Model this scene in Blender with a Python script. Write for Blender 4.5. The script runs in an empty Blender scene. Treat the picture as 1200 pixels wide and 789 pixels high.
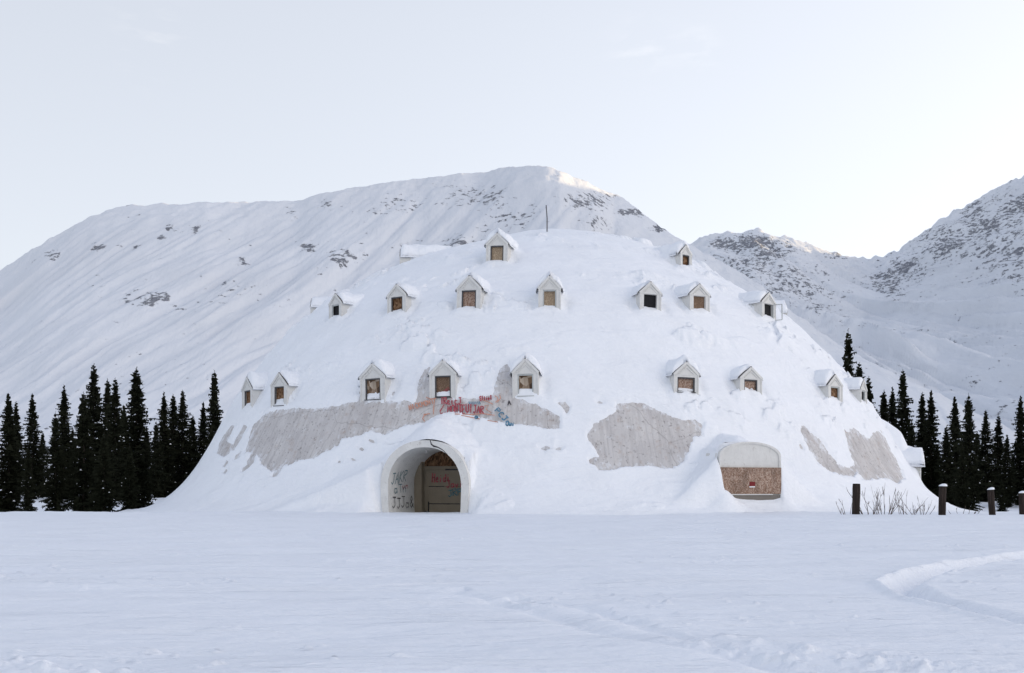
import bpy, bmesh, math, random
import numpy as np
from mathutils import Vector, Matrix
R = math.radians
random.seed(7)
rng = np.random.default_rng(11)
scene = bpy.context.scene
COL = scene.collection

# ------------------------------------------------------------------ camera
F, HY, EYE = 1166.7, 569.0, 1.5          # photograph: focal in px, horizon row, eye height
cam_d = bpy.data.cameras.new('camera')
cam_d.lens, cam_d.sensor_width = 35.0, 36.0
cam_d.shift_y = (HY - 394.5) / 1200.0
cam_d.clip_start, cam_d.clip_end = 0.1, 20000
cam = bpy.data.objects.new('camera', cam_d)
cam.location = (0, 0, EYE)
cam.rotation_euler = (R(90), 0, 0)
COL.objects.link(cam)
scene.camera = cam

# ------------------------------------------------------------------ light
SUN_EL, SUN_AZ = 13.6, 60.0               # degrees above the horizon, clockwise from the view direction (+Y)
world = bpy.data.worlds.new('World')
scene.world = world
world.use_nodes = True
wn = world.node_tree
for n in list(wn.nodes): wn.nodes.remove(n)
out = wn.nodes.new('ShaderNodeOutputWorld')
bg = wn.nodes.new('ShaderNodeBackground')
bg.inputs['Strength'].default_value = 0.15
sky = wn.nodes.new('ShaderNodeTexSky')
sky.sky_type = 'NISHITA'
sky.sun_disc = False
sky.sun_elevation = R(SUN_EL)
sky.sun_rotation = R(SUN_AZ)
sky.air_density, sky.dust_density, sky.ozone_density = 1.0, 1.0, 1.0
hs = wn.nodes.new('ShaderNodeHueSaturation')
hs.inputs['Saturation'].default_value = 0.50
gm = wn.nodes.new('ShaderNodeGamma')
gm.inputs['Gamma'].default_value = 0.37       # thin high cloud evens the sky out
tint = wn.nodes.new('ShaderNodeMixRGB'); tint.blend_type = 'MULTIPLY'; tint.inputs[0].default_value = 1.0
SKY_GAIN = (3.47, 3.52, 3.72, 1)
tint.inputs[2].default_value = SKY_GAIN
wn.links.new(sky.outputs[0], hs.inputs['Color'])
wn.links.new(hs.outputs[0], gm.inputs[0])
wn.links.new(gm.outputs[0], tint.inputs[1])
# deeper and bluer overhead; warm unseen fill added behind right to brighten the dome
def wmath(op, a, b=0.0, clamp=False):
    m = wn.nodes.new('ShaderNodeMath'); m.operation = op; m.use_clamp = clamp
    for i_, q_ in enumerate((a, b)):
        if hasattr(q_, 'is_output'): wn.links.new(q_, m.inputs[i_])
        else: m.inputs[i_].default_value = q_
    return m.outputs[0]
tc = wn.nodes.new('ShaderNodeTexCoord')
sp_ = wn.nodes.new('ShaderNodeSeparateXYZ'); wn.links.new(tc.outputs['Generated'], sp_.inputs[0])
zen = wmath('POWER', wmath('MULTIPLY', wmath('SUBTRACT', sp_.outputs[2], 0.42), 1.72, True), 1.3)
FILL_GLOW_DIR = Vector((math.sin(R(116)) * math.cos(R(14)), math.cos(R(116)) * math.cos(R(14)), math.sin(R(14))))
dt_ = wn.nodes.new('ShaderNodeVectorMath'); dt_.operation = 'DOT_PRODUCT'
wn.links.new(tc.outputs['Generated'], dt_.inputs[0]); dt_.inputs[1].default_value = FILL_GLOW_DIR
fill_glow = wmath('POWER', wmath('MAXIMUM', dt_.outputs['Value'], 0.0), 4.0)
addz = wn.nodes.new('ShaderNodeMixRGB'); addz.blend_type = 'MULTIPLY'; addz.inputs[2].default_value = (0.50, 0.62, 0.86, 1)
wn.links.new(zen, addz.inputs[0]); wn.links.new(tint.outputs[0], addz.inputs[1])
addg = wn.nodes.new('ShaderNodeMixRGB'); addg.blend_type = 'ADD'; addg.inputs[2].default_value = (8.2, 7.2, 6.3, 1)
wn.links.new(fill_glow, addg.inputs[0]); wn.links.new(addz.outputs[0], addg.inputs[1])
wisp = None
mpw = wn.nodes.new('ShaderNodeMapping'); mpw.inputs['Scale'].default_value = (26, 26, 95)
wn.links.new(tc.outputs['Generated'], mpw.inputs[0])
nw = wn.nodes.new('ShaderNodeTexNoise'); nw.inputs['Scale'].default_value = 1.0; nw.inputs['Detail'].default_value = 4
wn.links.new(mpw.outputs[0], nw.inputs['Vector'])
for (wx, wy, wsz) in ((-0.364, 0.447, 2600.0), (0.130, 0.438, 4000.0), (0.184, 0.436, 7000.0)):
    dv = Vector((wx, 1.0, wy)).normalized()
    dd_ = wn.nodes.new('ShaderNodeVectorMath'); dd_.operation = 'DOT_PRODUCT'
    wn.links.new(tc.outputs['Generated'], dd_.inputs[0]); dd_.inputs[1].default_value = dv
    w_ = wmath('POWER', wmath('MAXIMUM', dd_.outputs['Value'], 0.0), wsz)
    wisp = w_ if wisp is None else wmath('ADD', wisp, w_)
wamt = wmath('MULTIPLY', wisp, wmath('MULTIPLY', wmath('SUBTRACT', nw.outputs['Fac'], 0.50), 3.2, True), True)
addw = wn.nodes.new('ShaderNodeMixRGB'); addw.blend_type = 'ADD'; addw.inputs[2].default_value = (0.7, 0.6, 0.45, 1)
wn.links.new(wamt, addw.inputs[0]); wn.links.new(addg.outputs[0], addw.inputs[1])
wn.links.new(addw.outputs[0], bg.inputs['Color'])
wn.links.new(bg.outputs[0], out.inputs[0])

sun_d = bpy.data.lights.new('sun', 'SUN')
sun_d.energy = 4.6
sun_d.angle = R(0.5)
sun_d.color = (1.0, 0.74, 0.40)
sun = bpy.data.objects.new('sun', sun_d)
sdir = Vector((math.sin(R(SUN_AZ)) * math.cos(R(SUN_EL)), math.cos(R(SUN_AZ)) * math.cos(R(SUN_EL)), math.sin(R(SUN_EL))))
sun.rotation_euler = sdir.to_track_quat('Z', 'Y').to_euler()
COL.objects.link(sun)

scene.view_settings.view_transform = 'Standard'
scene.view_settings.look = 'None'
scene.view_settings.exposure = 0.09
scene.view_settings.gamma = 1.0
scene.render.resolution_x, scene.render.resolution_y = 1024, 673
scene.render.engine = 'CYCLES'
scene.cycles.max_bounces = 6
scene.cycles.diffuse_bounces = 4

# ------------------------------------------------------------------ noise
_perm = np.random.default_rng(3).permutation(512)
_perm = np.concatenate([_perm, _perm])
_grad = np.random.default_rng(4).normal(size=(512, 3))
_grad /= np.linalg.norm(_grad, axis=1)[:, None]

def noise(x, y, z=0.0):
    x, y = np.asarray(x, float), np.asarray(y, float)
    z = np.asarray(z, float) + np.zeros_like(x)
    xi, yi, zi = np.floor(x).astype(int), np.floor(y).astype(int), np.floor(z).astype(int)
    xf, yf, zf = x - xi, y - yi, z - zi
    u, v, w = [t * t * t * (t * (t * 6 - 15) + 10) for t in (xf, yf, zf)]
    def g(i, j, k):
        h = _perm[(_perm[(_perm[(xi + i) & 511] + yi + j) & 511] + zi + k) & 511]
        gr = _grad[h]
        return gr[..., 0] * (xf - i) + gr[..., 1] * (yf - j) + gr[..., 2] * (zf - k)
    a = g(0,0,0) * (1-u) + g(1,0,0) * u
    b = g(0,1,0) * (1-u) + g(1,1,0) * u
    c = g(0,0,1) * (1-u) + g(1,0,1) * u
    d = g(0,1,1) * (1-u) + g(1,1,1) * u
    return ((a * (1-v) + b * v) * (1-w) + (c * (1-v) + d * v) * w) * 1.5

def fbm(x, y, z=0.0, oct=4, gain=0.5):
    s, a, f = 0, 1.0, 1.0
    for i in range(oct):
        s = s + a * noise(x * f + 17.3 * i, y * f - 9.1 * i, np.asarray(z) * f + 5.7 * i)
        a *= gain; f *= 2.03
    return s

def sstep(a, b, x):
    t = np.clip((x - a) / (b - a), 0, 1)
    return t * t * (3 - 2 * t)

def smax(a, b, k):
    h = np.clip(0.5 + 0.5 * (a - b) / k, 0, 1)
    return b * (1 - h) + a * h + k * h * (1 - h)

# ------------------------------------------------------------------ object helpers
def tag(o, label=None, cat=None, group=None, kind=None):
    if label: o['label'] = label
    if cat: o['category'] = cat
    if group: o['group'] = group
    if kind: o['kind'] = kind
    return o

def link(o, parent=None):
    COL.objects.link(o)
    if parent is not None:
        o.parent = parent
    return o

def empty(name, loc=(0, 0, 0), rz=0.0, parent=None):
    o = bpy.data.objects.new(name, None)
    o.location = loc
    o.rotation_euler = (0, 0, rz)
    return link(o, parent)

def np_mesh(name, V, Fc, mats, parent=None, smooth=True, matidx=None):
    me = bpy.data.meshes.new(name)
    V = np.asarray(V, np.float32)
    Fc = np.asarray(Fc, np.int32)
    n, k = Fc.shape
    me.vertices.add(len(V)); me.vertices.foreach_set('co', V.ravel())
    me.loops.add(n * k); me.loops.foreach_set('vertex_index', Fc.ravel())
    me.polygons.add(n)
    me.polygons.foreach_set('loop_start', np.arange(0, n * k, k, dtype=np.int32))
    me.polygons.foreach_set('loop_total', np.full(n, k, np.int32))
    me.polygons.foreach_set('use_smooth', np.full(n, smooth))
    if matidx is not None:
        me.polygons.foreach_set('material_index', np.asarray(matidx, np.int32))
    me.update(calc_edges=True)
    me.validate()
    for m in (mats if isinstance(mats, (list, tuple)) else [mats]): me.materials.append(m)
    return link(bpy.data.objects.new(name, me), parent)

def fattr(o, name, vals):
    a = o.data.attributes.new(name, 'FLOAT', 'POINT')
    a.data.foreach_set('value', np.asarray(vals, np.float32))

class MB:
    """collects polygons for one mesh object"""
    def __init__(s): s.v, s.f, s.m = [], [], []
    def poly(s, pts, m=0):
        i = len(s.v); s.v += [tuple(p) for p in pts]; s.f.append(list(range(i, i + len(pts)))); s.m.append(m)
    def box(s, x0, x1, y0, y1, z0, z1, m=0, rot=None, at=(0, 0, 0)):
        c = [Vector(p) for p in ((x0,y0,z0),(x1,y0,z0),(x1,y1,z0),(x0,y1,z0),(x0,y0,z1),(x1,y0,z1),(x1,y1,z1),(x0,y1,z1))]
        if rot is not None: c = [rot @ p for p in c]
        c = [p + Vector(at) for p in c]
        i = len(s.v); s.v += [tuple(p) for p in c]
        for q in ((0,3,2,1),(4,5,6,7),(0,1,5,4),(1,2,6,5),(2,3,7,6),(3,0,4,7)):
            s.f.append([i + k for k in q]); s.m.append(m)
    def beam(s, a, b, w, h, m=0):
        a, b = Vector(a), Vector(b); d = b - a; L = d.length; d.normalize()
        up = Vector((0, 1, 0)) if abs(d.y) < 0.9 else Vector((0, 0, 1))
        sx = d.cross(up).normalized(); sy = sx.cross(d)
        i = len(s.v)
        for e in (a, b):
            for (p, q) in ((-1,-1),(1,-1),(1,1),(-1,1)):
                s.v.append(tuple(e + sx * p * w / 2 + sy * q * h / 2))
        for q in ((0,3,2,1),(4,5,6,7),(0,1,5,4),(1,2,6,5),(2,3,7,6),(3,0,4,7)):
            s.f.append([i + k for k in q]); s.m.append(m)
    def tube(s, pts, radii, n=6, m=0, cap=True):
        pts = [Vector(p) for p in pts]; i0 = len(s.v)
        for k, p in enumerate(pts):
            d = (pts[min(k+1, len(pts)-1)] - pts[max(k-1, 0)]).normalized()
            a = d.cross(Vector((0.13, 0.97, 0.21))).normalized(); b = d.cross(a)
            for j in range(n):
                t = 2 * math.pi * j / n
                s.v.append(tuple(p + (a * math.cos(t) + b * math.sin(t)) * radii[k]))
        for k in range(len(pts) - 1):
            for j in range(n):
                s.f.append([i0 + k*n + j, i0 + k*n + (j+1) % n, i0 + (k+1)*n + (j+1) % n, i0 + (k+1)*n + j]); s.m.append(m)
        if cap:
            s.f.append([i0 + (len(pts)-1)*n + j for j in range(n)]); s.m.append(m)
            s.f.append([i0 + j for j in reversed(range(n))]); s.m.append(m)
    def build(s, name, mats, parent=None, smooth=False, bevel=0.0):
        me = bpy.data.meshes.new(name)
        me.from_pydata(s.v, [], s.f)
        for m in (mats if isinstance(mats, (list, tuple)) else [mats]): me.materials.append(m)
        for p, mi in zip(me.polygons, s.m):
            p.material_index = mi; p.use_smooth = smooth
        bm = bmesh.new(); bm.from_mesh(me); bmesh.ops.recalc_face_normals(bm, faces=bm.faces[:]); bm.to_mesh(me); bm.free()
        o = link(bpy.data.objects.new(name, me), parent)
        if bevel:
            b = o.modifiers.new('bevel', 'BEVEL'); b.width = bevel; b.segments = 2; b.limit_method = 'ANGLE'
        return o

# ------------------------------------------------------------------ materials
def nodes_of(name, rough=0.8, spec=0.3):
    m = bpy.data.materials.new(name); m.use_nodes = True
    nt = m.node_tree; p = nt.nodes['Principled BSDF']
    p.inputs['Roughness'].default_value = rough
    p.inputs['Specular IOR Level'].default_value = spec
    return m, nt, p

def N(nt, t, **kw):
    n = nt.nodes.new(t)
    for k, v in kw.items():
        if k in n.inputs: n.inputs[k].default_value = v
        else: setattr(n, k, v)
    return n

def tex_noise(nt, vec, scale, detail=4, rough=0.55, stretch=None, distort=0.0):
    if stretch:
        mp = N(nt, 'ShaderNodeMapping'); mp.inputs['Scale'].default_value = stretch
        nt.links.new(vec, mp.inputs[0]); vec = mp.outputs[0]
    n = N(nt, 'ShaderNodeTexNoise'); n.inputs['Scale'].default_value = scale
    n.inputs['Detail'].default_value = detail; n.inputs['Roughness'].default_value = rough
    n.inputs['Distortion'].default_value = distort
    nt.links.new(vec, n.inputs['Vector'])
    return n.outputs['Fac']

def ramp(nt, fac, stops):
    r = N(nt, 'ShaderNodeValToRGB'); e = r.color_ramp.elements
    while len(e) < len(stops): e.new(0.5)
    for el, (p, c) in zip(e, stops):
        el.position = p; el.color = (*c, 1) if len(c) == 3 else c
    nt.links.new(fac, r.inputs[0]); return r.outputs[0]

def mix(nt, fac, a, b, blend='MIX'):
    m = N(nt, 'ShaderNodeMixRGB'); m.blend_type = blend
    for i, x in ((0, fac), (1, a), (2, b)):
        if hasattr(x, 'is_output'): nt.links.new(x, m.inputs[i])
        else: m.inputs[i].default_value = x if i == 0 or len(x) == 4 else (*x, 1)
    return m.outputs[0]

def math_n(nt, op, a, b=0.0, c=0.0):
    m = N(nt, 'ShaderNodeMath'); m.operation = op
    for i, x in enumerate((a, b, c)):
        if hasattr(x, 'is_output'): nt.links.new(x, m.inputs[i])
        else: m.inputs[i].default_value = x
    return m.outputs[0]

def bump(nt, p, h, dist, strength=1.0, prev=None):
    b = N(nt, 'ShaderNodeBump'); b.inputs['Distance'].default_value = dist; b.inputs['Strength'].default_value = strength
    nt.links.new(h, b.inputs['Height'])
    if prev is not None: nt.links.new(prev, b.inputs['Normal'])
    nt.links.new(b.outputs[0], p.inputs['Normal'])
    return b.outputs[0]

def coords(nt, which='Object'):
    return N(nt, 'ShaderNodeTexCoord').outputs[which]

SNOW = (0.835, 0.86, 0.90)

def mat_snow(name, ripple=1.0, fine=1.0, st=1.6, det=5, SNOW=SNOW):
    m, nt, p = nodes_of(name, 0.62, 0.25)
    v = coords(nt)
    c = tex_noise(nt, v, 0.5, 3)
    nt.links.new(ramp(nt, c, [(0.3, tuple(x * 0.955 for x in SNOW)), (0.7, SNOW)]), p.inputs['Base Color'])
    a = tex_noise(nt, v, 0.55, det, 0.58, stretch=(0.45, st, st), distort=0.5)
    b = tex_noise(nt, v, 3.2, det - 1, 0.55, stretch=(0.7, st * 0.8, st * 0.8), distort=0.3)
    d = tex_noise(nt, v, 22, 3, 0.6)
    x = bump(nt, p, a, 0.35 * ripple)
    x = bump(nt, p, b, 0.07 * ripple, prev=x)
    bump(nt, p, d, 0.012 * fine, prev=x)
    return m

M = {}
M['snow'] = mat_snow('snow', 0.8, 0.8)
M['snow_dome'] = mat_snow('snow_on_dome', 0.7, 1.2, 1.1, 4, (0.885, 0.90, 0.925))

def mat_mountain():
    m, nt, p = nodes_of('mountain_snow_and_rock', 0.75, 0.2)
    v = coords(nt)
    at = N(nt, 'ShaderNodeAttribute'); at.attribute_name = 'rock'
    n1 = tex_noise(nt, v, 0.10, 9, 0.72, stretch=(1, 0.6, 1.3), distort=0.0)
    n2 = tex_noise(nt, v, 0.012, 4, 0.55)
    s = math_n(nt, 'ADD', math_n(nt, 'MULTIPLY', n1, 1.0), math_n(nt, 'MULTIPLY', n2, 0.35))
    s = math_n(nt, 'ADD', s, math_n(nt, 'MULTIPLY', at.outputs['Fac'], 0.30))
    fac = ramp(nt, s, [(0.918, (0, 0, 0)), (0.955, (1, 1, 1))])
    rock = ramp(nt, tex_noise(nt, v, 0.08, 5), [(0.3, (0.10, 0.105, 0.13)), (0.7, (0.22, 0.225, 0.25))])  # bluish grey of distance haze put into the rock colour
    snowc = ramp(nt, tex_noise(nt, v, 0.004, 4), [(0.3, tuple(x * 0.77 for x in SNOW)), (0.7, tuple(x * 0.85 for x in SNOW))])  # snow colour lowered to carry the shade on the mountains
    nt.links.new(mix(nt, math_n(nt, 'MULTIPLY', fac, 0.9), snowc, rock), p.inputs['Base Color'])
    b = tex_noise(nt, v, 0.03, 6, 0.55, stretch=(1.0, 0.22, 0.4))
    x = bump(nt, p, b, 5.0)
    bump(nt, p, fac, 1.2, prev=x)
    return m
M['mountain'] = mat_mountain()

def mat_concrete():
    m, nt, p = nodes_of('weathered_white_concrete', 0.85, 0.2)
    v = coords(nt); uv = coords(nt, 'UV')
    big = tex_noise(nt, v, 0.7, 5, 0.6)
    base = ramp(nt, big, [(0.25, (0.50, 0.475, 0.465)), (0.55, (0.60, 0.575, 0.56)), (0.8, (0.67, 0.645, 0.62))])
    streak = tex_noise(nt, uv, 1.0, 5, 0.65, stretch=(5.0, 0.35, 1))
    base = mix(nt, math_n(nt, 'MULTIPLY', ramp(nt, streak, [(0.46, (0, 0, 0)), (0.70, (1, 1, 1))]), 0.55), base, (0.36, 0.34, 0.33, 1))
    sp = tex_noise(nt, v, 5.0, 4, 0.7)
    base = mix(nt, math_n(nt, 'MULTIPLY', ramp(nt, sp, [(0.58, (0, 0, 0)), (0.65, (1, 1, 1))]), 0.65), base, (0.20, 0.18, 0.17, 1))
    rust = tex_noise(nt, v, 1.6, 4, 0.7)
    base = mix(nt, math_n(nt, 'MULTIPLY', ramp(nt, rust, [(0.56, (0, 0, 0)), (0.70, (1, 1, 1))]), 0.45), base, (0.40, 0.30, 0.24, 1))
    # cracks
    dn = N(nt, 'ShaderNodeTexNoise'); dn.inputs['Scale'].default_value = 0.45; dn.inputs['Detail'].default_value = 5; nt.links.new(v, dn.inputs['Vector'])
    add = N(nt, 'ShaderNodeVectorMath'); add.operation = 'ADD'
    nt.links.new(v, add.inputs[0]); nt.links.new(dn.outputs['Color'], add.inputs[1])
    vo = N(nt, 'ShaderNodeTexVoronoi'); vo.feature = 'DISTANCE_TO_EDGE'; vo.inputs['Scale'].default_value = 0.13
    nt.links.new(add.outputs[0], vo.inputs['Vector'])
    cr = ramp(nt, vo.outputs['Distance'], [(0.0, (1, 1, 1)), (0.0028, (0, 0, 0))])
    base = mix(nt, math_n(nt, 'MULTIPLY', cr, 0.4), base, (0.16, 0.14, 0.13, 1))
    # straight seams of the sprayed panels
    sx = N(nt, 'ShaderNodeSeparateXYZ'); nt.links.new(uv, sx.inputs[0])
    fr = math_n(nt, 'FRACT', math_n(nt, 'MULTIPLY', sx.outputs[0], 0.42))
    seam = ramp(nt, fr, [(0.0, (1, 1, 1)), (0.02, (0, 0, 0))])
    base = mix(nt, math_n(nt, 'MULTIPLY', seam, 0.35), base, (0.3, 0.28, 0.27, 1))
    # dusting of snow caught on the rough wall, mostly near the edges of the bare patches
    fa = N(nt, 'ShaderNodeAttribute'); fa.attribute_name = 'fringe'
    dn2 = tex_noise(nt, v, 2.3, 8, 0.72, stretch=(1, 1, 0.6))
    ds = math_n(nt, 'ADD', math_n(nt, 'MULTIPLY', fa.outputs['Fac'], 0.13), dn2)
    dusting = ramp(nt, ds, [(0.60, (0, 0, 0)), (0.76, (1, 1, 1))])
    base = mix(nt, math_n(nt, 'MULTIPLY', dusting, 0.75), base, (*SNOW, 1))
    nt.links.new(base, p.inputs['Base Color'])
    h = tex_noise(nt, v, 4.0, 6, 0.65)
    x = bump(nt, p, h, 0.05)
    bump(nt, p, streak, 0.03, prev=x)
    return m
M['concrete'] = mat_concrete()

def mat_paint(name, base, dirt=(0.30, 0.26, 0.22), amount=0.45, seed=0.0):
    m, nt, p = nodes_of(name, 0.7, 0.3)
    v = coords(nt)
    a = tex_noise(nt, v, 1.7, 5, 0.65)
    c = ramp(nt, a, [(0.3, tuple(x * 0.86 for x in base)), (0.7, base)])
    d = tex_noise(nt, v, 6.5, 6, 0.75, stretch=(1, 1, 0.55), distort=0.4)
    f = ramp(nt, d, [(0.57, (0, 0, 0)), (0.68, (1, 1, 1))])
    c = mix(nt, math_n(nt, 'MULTIPLY', f, amount), c, (*dirt, 1))
    g = tex_noise(nt, v, 14, 4, 0.7)
    c = mix(nt, math_n(nt, 'MULTIPLY', ramp(nt, g, [(0.66, (0, 0, 0)), (0.70, (1, 1, 1))]), amount * 1.4), c, (0.10, 0.085, 0.075, 1))
    nt.links.new(c, p.inputs['Base Color'])
    bump(nt, p, d, 0.02)
    return m
M['paint'] = mat_paint('chipped_white_paint', (0.72, 0.71, 0.68), amount=0.42)
M['tunnel'] = mat_paint('dirty_white_stucco', (0.74, 0.73, 0.70), amount=0.55)
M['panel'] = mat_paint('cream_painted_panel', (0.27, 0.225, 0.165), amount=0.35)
M['trim'] = mat_paint('grey_timber', (0.20, 0.195, 0.19), (0.09, 0.08, 0.07), 0.6)
M['shingle'] = mat_paint('dark_roof_shingle', (0.13, 0.115, 0.105), (0.05, 0.045, 0.04), 0.7)
M['sash'] = mat_paint('weathered_window_sash', (0.50, 0.52, 0.51), (0.12, 0.11, 0.10), 0.6)
M['sash_dark'] = mat_paint('dark_window_sash', (0.085, 0.085, 0.09), (0.04, 0.035, 0.03), 0.6)

def mat_osb(name, c0, c1, c2, scale=16):
    m, nt, p = nodes_of(name, 0.8, 0.2)
    v = coords(nt)
    vo = N(nt, 'ShaderNodeTexVoronoi'); vo.inputs['Scale'].default_value = scale; vo.inputs['Randomness'].default_value = 1
    mp = N(nt, 'ShaderNodeMapping'); mp.inputs['Scale'].default_value = (1, 1, 0.55); mp.inputs['Rotation'].default_value = (0.3, 0.7, 0.2)
    nt.links.new(v, mp.inputs[0]); nt.links.new(mp.outputs[0], vo.inputs['Vector'])
    sp = N(nt, 'ShaderNodeSeparateColor'); nt.links.new(vo.outputs['Color'], sp.inputs[0])
    c = ramp(nt, sp.outputs[0], [(0.1, c0), (0.5, c1), (0.9, c2)])
    st = tex_noise(nt, v, 2.2, 5, 0.65, stretch=(1, 1, 0.35))
    c = mix(nt, math_n(nt, 'MULTIPLY', ramp(nt, st, [(0.42, (0, 0, 0)), (0.70, (1, 1, 1))]), 0.65), c, tuple(x * 0.35 for x in c0) + (1,))
    nt.links.new(c, p.inputs['Base Color'])
    bump(nt, p, sp.outputs[1], 0.006)
    return m
M['osb'] = mat_osb('chipboard_sheet', (0.21, 0.125, 0.085), (0.34, 0.225, 0.165), (0.48, 0.37, 0.30), 30)
M['osb_dark'] = mat_osb('stained_chipboard', (0.07, 0.035, 0.016), (0.17, 0.085, 0.040), (0.27, 0.16, 0.09), 14)
M['ply_tan'] = mat_osb('tan_plywood', (0.28, 0.20, 0.13), (0.38, 0.28, 0.19), (0.50, 0.40, 0.28), 45)
M['ply_brown'] = mat_osb('brown_plywood', (0.14, 0.085, 0.055), (0.20, 0.13, 0.085), (0.27, 0.18, 0.12), 45)
M['torn'] = mat_osb('torn_insulation', (0.05, 0.03, 0.02), (0.22, 0.14, 0.085), (0.52, 0.43, 0.34), 4.5)

def mat_flat(name, c, rough=0.7, var=0.25, scale=8):
    m, nt, p = nodes_of(name, rough, 0.25)
    n = tex_noise(nt, coords(nt), scale, 5, 0.6)
    nt.links.new(ramp(nt, n, [(0.3, tuple(x * (1 - var) for x in c)), (0.7, tuple(x * (1 + var) for x in c))]), p.inputs['Base Color'])
    bump(nt, p, n, 0.01)
    return m
M['black'] = mat_flat('unlit_interior', (0.008, 0.008, 0.010))
M['spray_red'] = mat_flat('red_spray_paint', (0.36, 0.07, 0.085), 0.5, 0.5)
M['spray_orange'] = mat_flat('faded_orange_spray_paint', (0.55, 0.27, 0.19), 0.6, 0.25)
M['spray_blue'] = mat_flat('blue_spray_paint', (0.08, 0.20, 0.30), 0.5, 0.5)
M['spray_black'] = mat_flat('black_spray_paint', (0.03, 0.025, 0.03), 0.5, 0.4)
M['spray_teal'] = mat_flat('teal_spray_paint', (0.07, 0.17, 0.20), 0.5, 0.4)
def spray(m):
    nt = m.node_tree; p = nt.nodes['Principled BSDF']
    v = coords(nt)
    a = tex_noise(nt, v, 5.0, 5, 0.7)
    al = ramp(nt, a, [(0.30, (0.45, 0.45, 0.45)), (0.50, (1.0, 1.0, 1.0))])
    nt.links.new(al, p.inputs['Alpha'])
for k_ in ('spray_red', 'spray_orange', 'spray_blue', 'spray_black', 'spray_teal'): spray(M[k_])
M['sign_red'] = mat_flat('dark_red_plastic', (0.16, 0.008, 0.012), 0.4, 0.1)
M['sign_white'] = mat_flat('white_plastic', (0.7, 0.7, 0.7), 0.4, 0.05)
M['block'] = mat_paint('grey_concrete_footing', (0.19, 0.17, 0.15), (0.08, 0.07, 0.06), 0.5)
M['metal'] = mat_flat('grey_metal', (0.12, 0.12, 0.13), 0.5)
M['bark'] = mat_flat('spruce_bark', (0.045, 0.035, 0.03), 0.9, 0.4)
M['needle'] = mat_flat('spruce_needles', (0.017, 0.019, 0.012), 1.0, 0.5, 1.5)
M['needle'].node_tree.nodes['Principled BSDF'].inputs['Specular IOR Level'].default_value = 0.015
M['twig'] = mat_flat('bare_twigs', (0.10, 0.075, 0.065), 0.9, 0.3)
def mat_post():
    m, nt, p = nodes_of('old_creosoted_timber', 0.85, 0.2)
    v = coords(nt)
    n = tex_noise(nt, v, 9, 6, 0.7, stretch=(1.5, 1.5, 0.12))
    nt.links.new(ramp(nt, n, [(0.3, (0.012, 0.009, 0.008)), (0.58, (0.03, 0.021, 0.017)), (0.78, (0.10, 0.075, 0.06))]), p.inputs['Base Color'])
    bump(nt, p, n, 0.02)
    return m
M['post'] = mat_post()

# ------------------------------------------------------------------ the dome's shape
DC = 82.0; X0 = 45 / F * DC
PL = [(0,22.1),(3,21.65),(4.5,21.2),(6,20.7),(8,20.0),(10,19.35),(12,18.65),(14,17.75),(16,16.5),(18,15.15),(20,13.8),(21,13.0),(22,11.95),(23,10.65),(24,9.4),(25,7.9),(26,6.05),(26.5,5.0),(27,4.05),(27.5,3.2),(28,2.4),(28.5,1.75),(29,1.2),(29.5,.72),(30,.34),(30.5,.05),(31,-.2),(32,-.5),(33,-.68),(34,-.8),(36,-1.0),(38,-1.3)]
PR = [(0,22.1),(3,21.7),(4.5,21.3),(6,20.9),(8,20.25),(10,19.45),(12,18.4),(14,17.15),(16,15.95),(18,14.6),(20,13.05),(21,11.9),(22,10.85),(23,9.75),(24,8.45),(25,7.05),(26,5.45),(26.5,4.4),(27,3.4),(27.5,2.5),(28,1.8),(28.5,1.2),(29,.72),(29.5,.32),(30,.0),(30.5,-.22),(31,-.38),(32,-.6),(33,-.75),(34,-.85),(36,-1.05),(38,-1.35)]
rr = np.linspace(0, 38, 761)
def sm(P):
    z = np.interp(rr, [p[0] for p in P], [p[1] for p in P])
    k = np.exp(-0.5 * (np.arange(-14, 15) / 5.0) ** 2); k /= k.sum()
    zp = np.concatenate([z[14:0:-1], z, z[-1] + (z[-1] - z[-2]) * np.arange(1, 15)])
    return np.convolve(zp, k, 'valid')
ZL, ZR = sm(PL), sm(PR)
def profile(r, phi):
    """snow surface height at radius r, azimuth phi (0 towards the camera, + to the right)"""
    w = 0.5 + 0.5 * np.sin(phi)
    w = w * w * (3 - 2 * w)
    return np.interp(r, rr, ZL) * (1 - w) + np.interp(r, rr, ZR) * w
def height(x, y):
    dx, dy = x - X0, y - DC
    return profile(np.hypot(dx, dy), np.arctan2(dx, -dy))

def hit(px, py):
    """where the line of sight through a photo point meets the dome (measured layout)"""
    t = np.linspace(45, 95, 5001)
    x, y, z = (px - 600) / F * t, t, EYE + (HY - py) / F * t
    s = z - height(x, y)
    i = int(np.argmax(s < 0))
    if s[i] >= 0: return None
    a = s[i-1] / (s[i-1] - s[i]) if i else 0
    tt = t[i-1] + a * (t[i] - t[i-1])
    return np.array([(px - 600) / F * tt, tt, EYE + (HY - py) / F * tt])

def project(x, y, z):
    return 600 + F * x / y, HY - F * (z - EYE) / y

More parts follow.
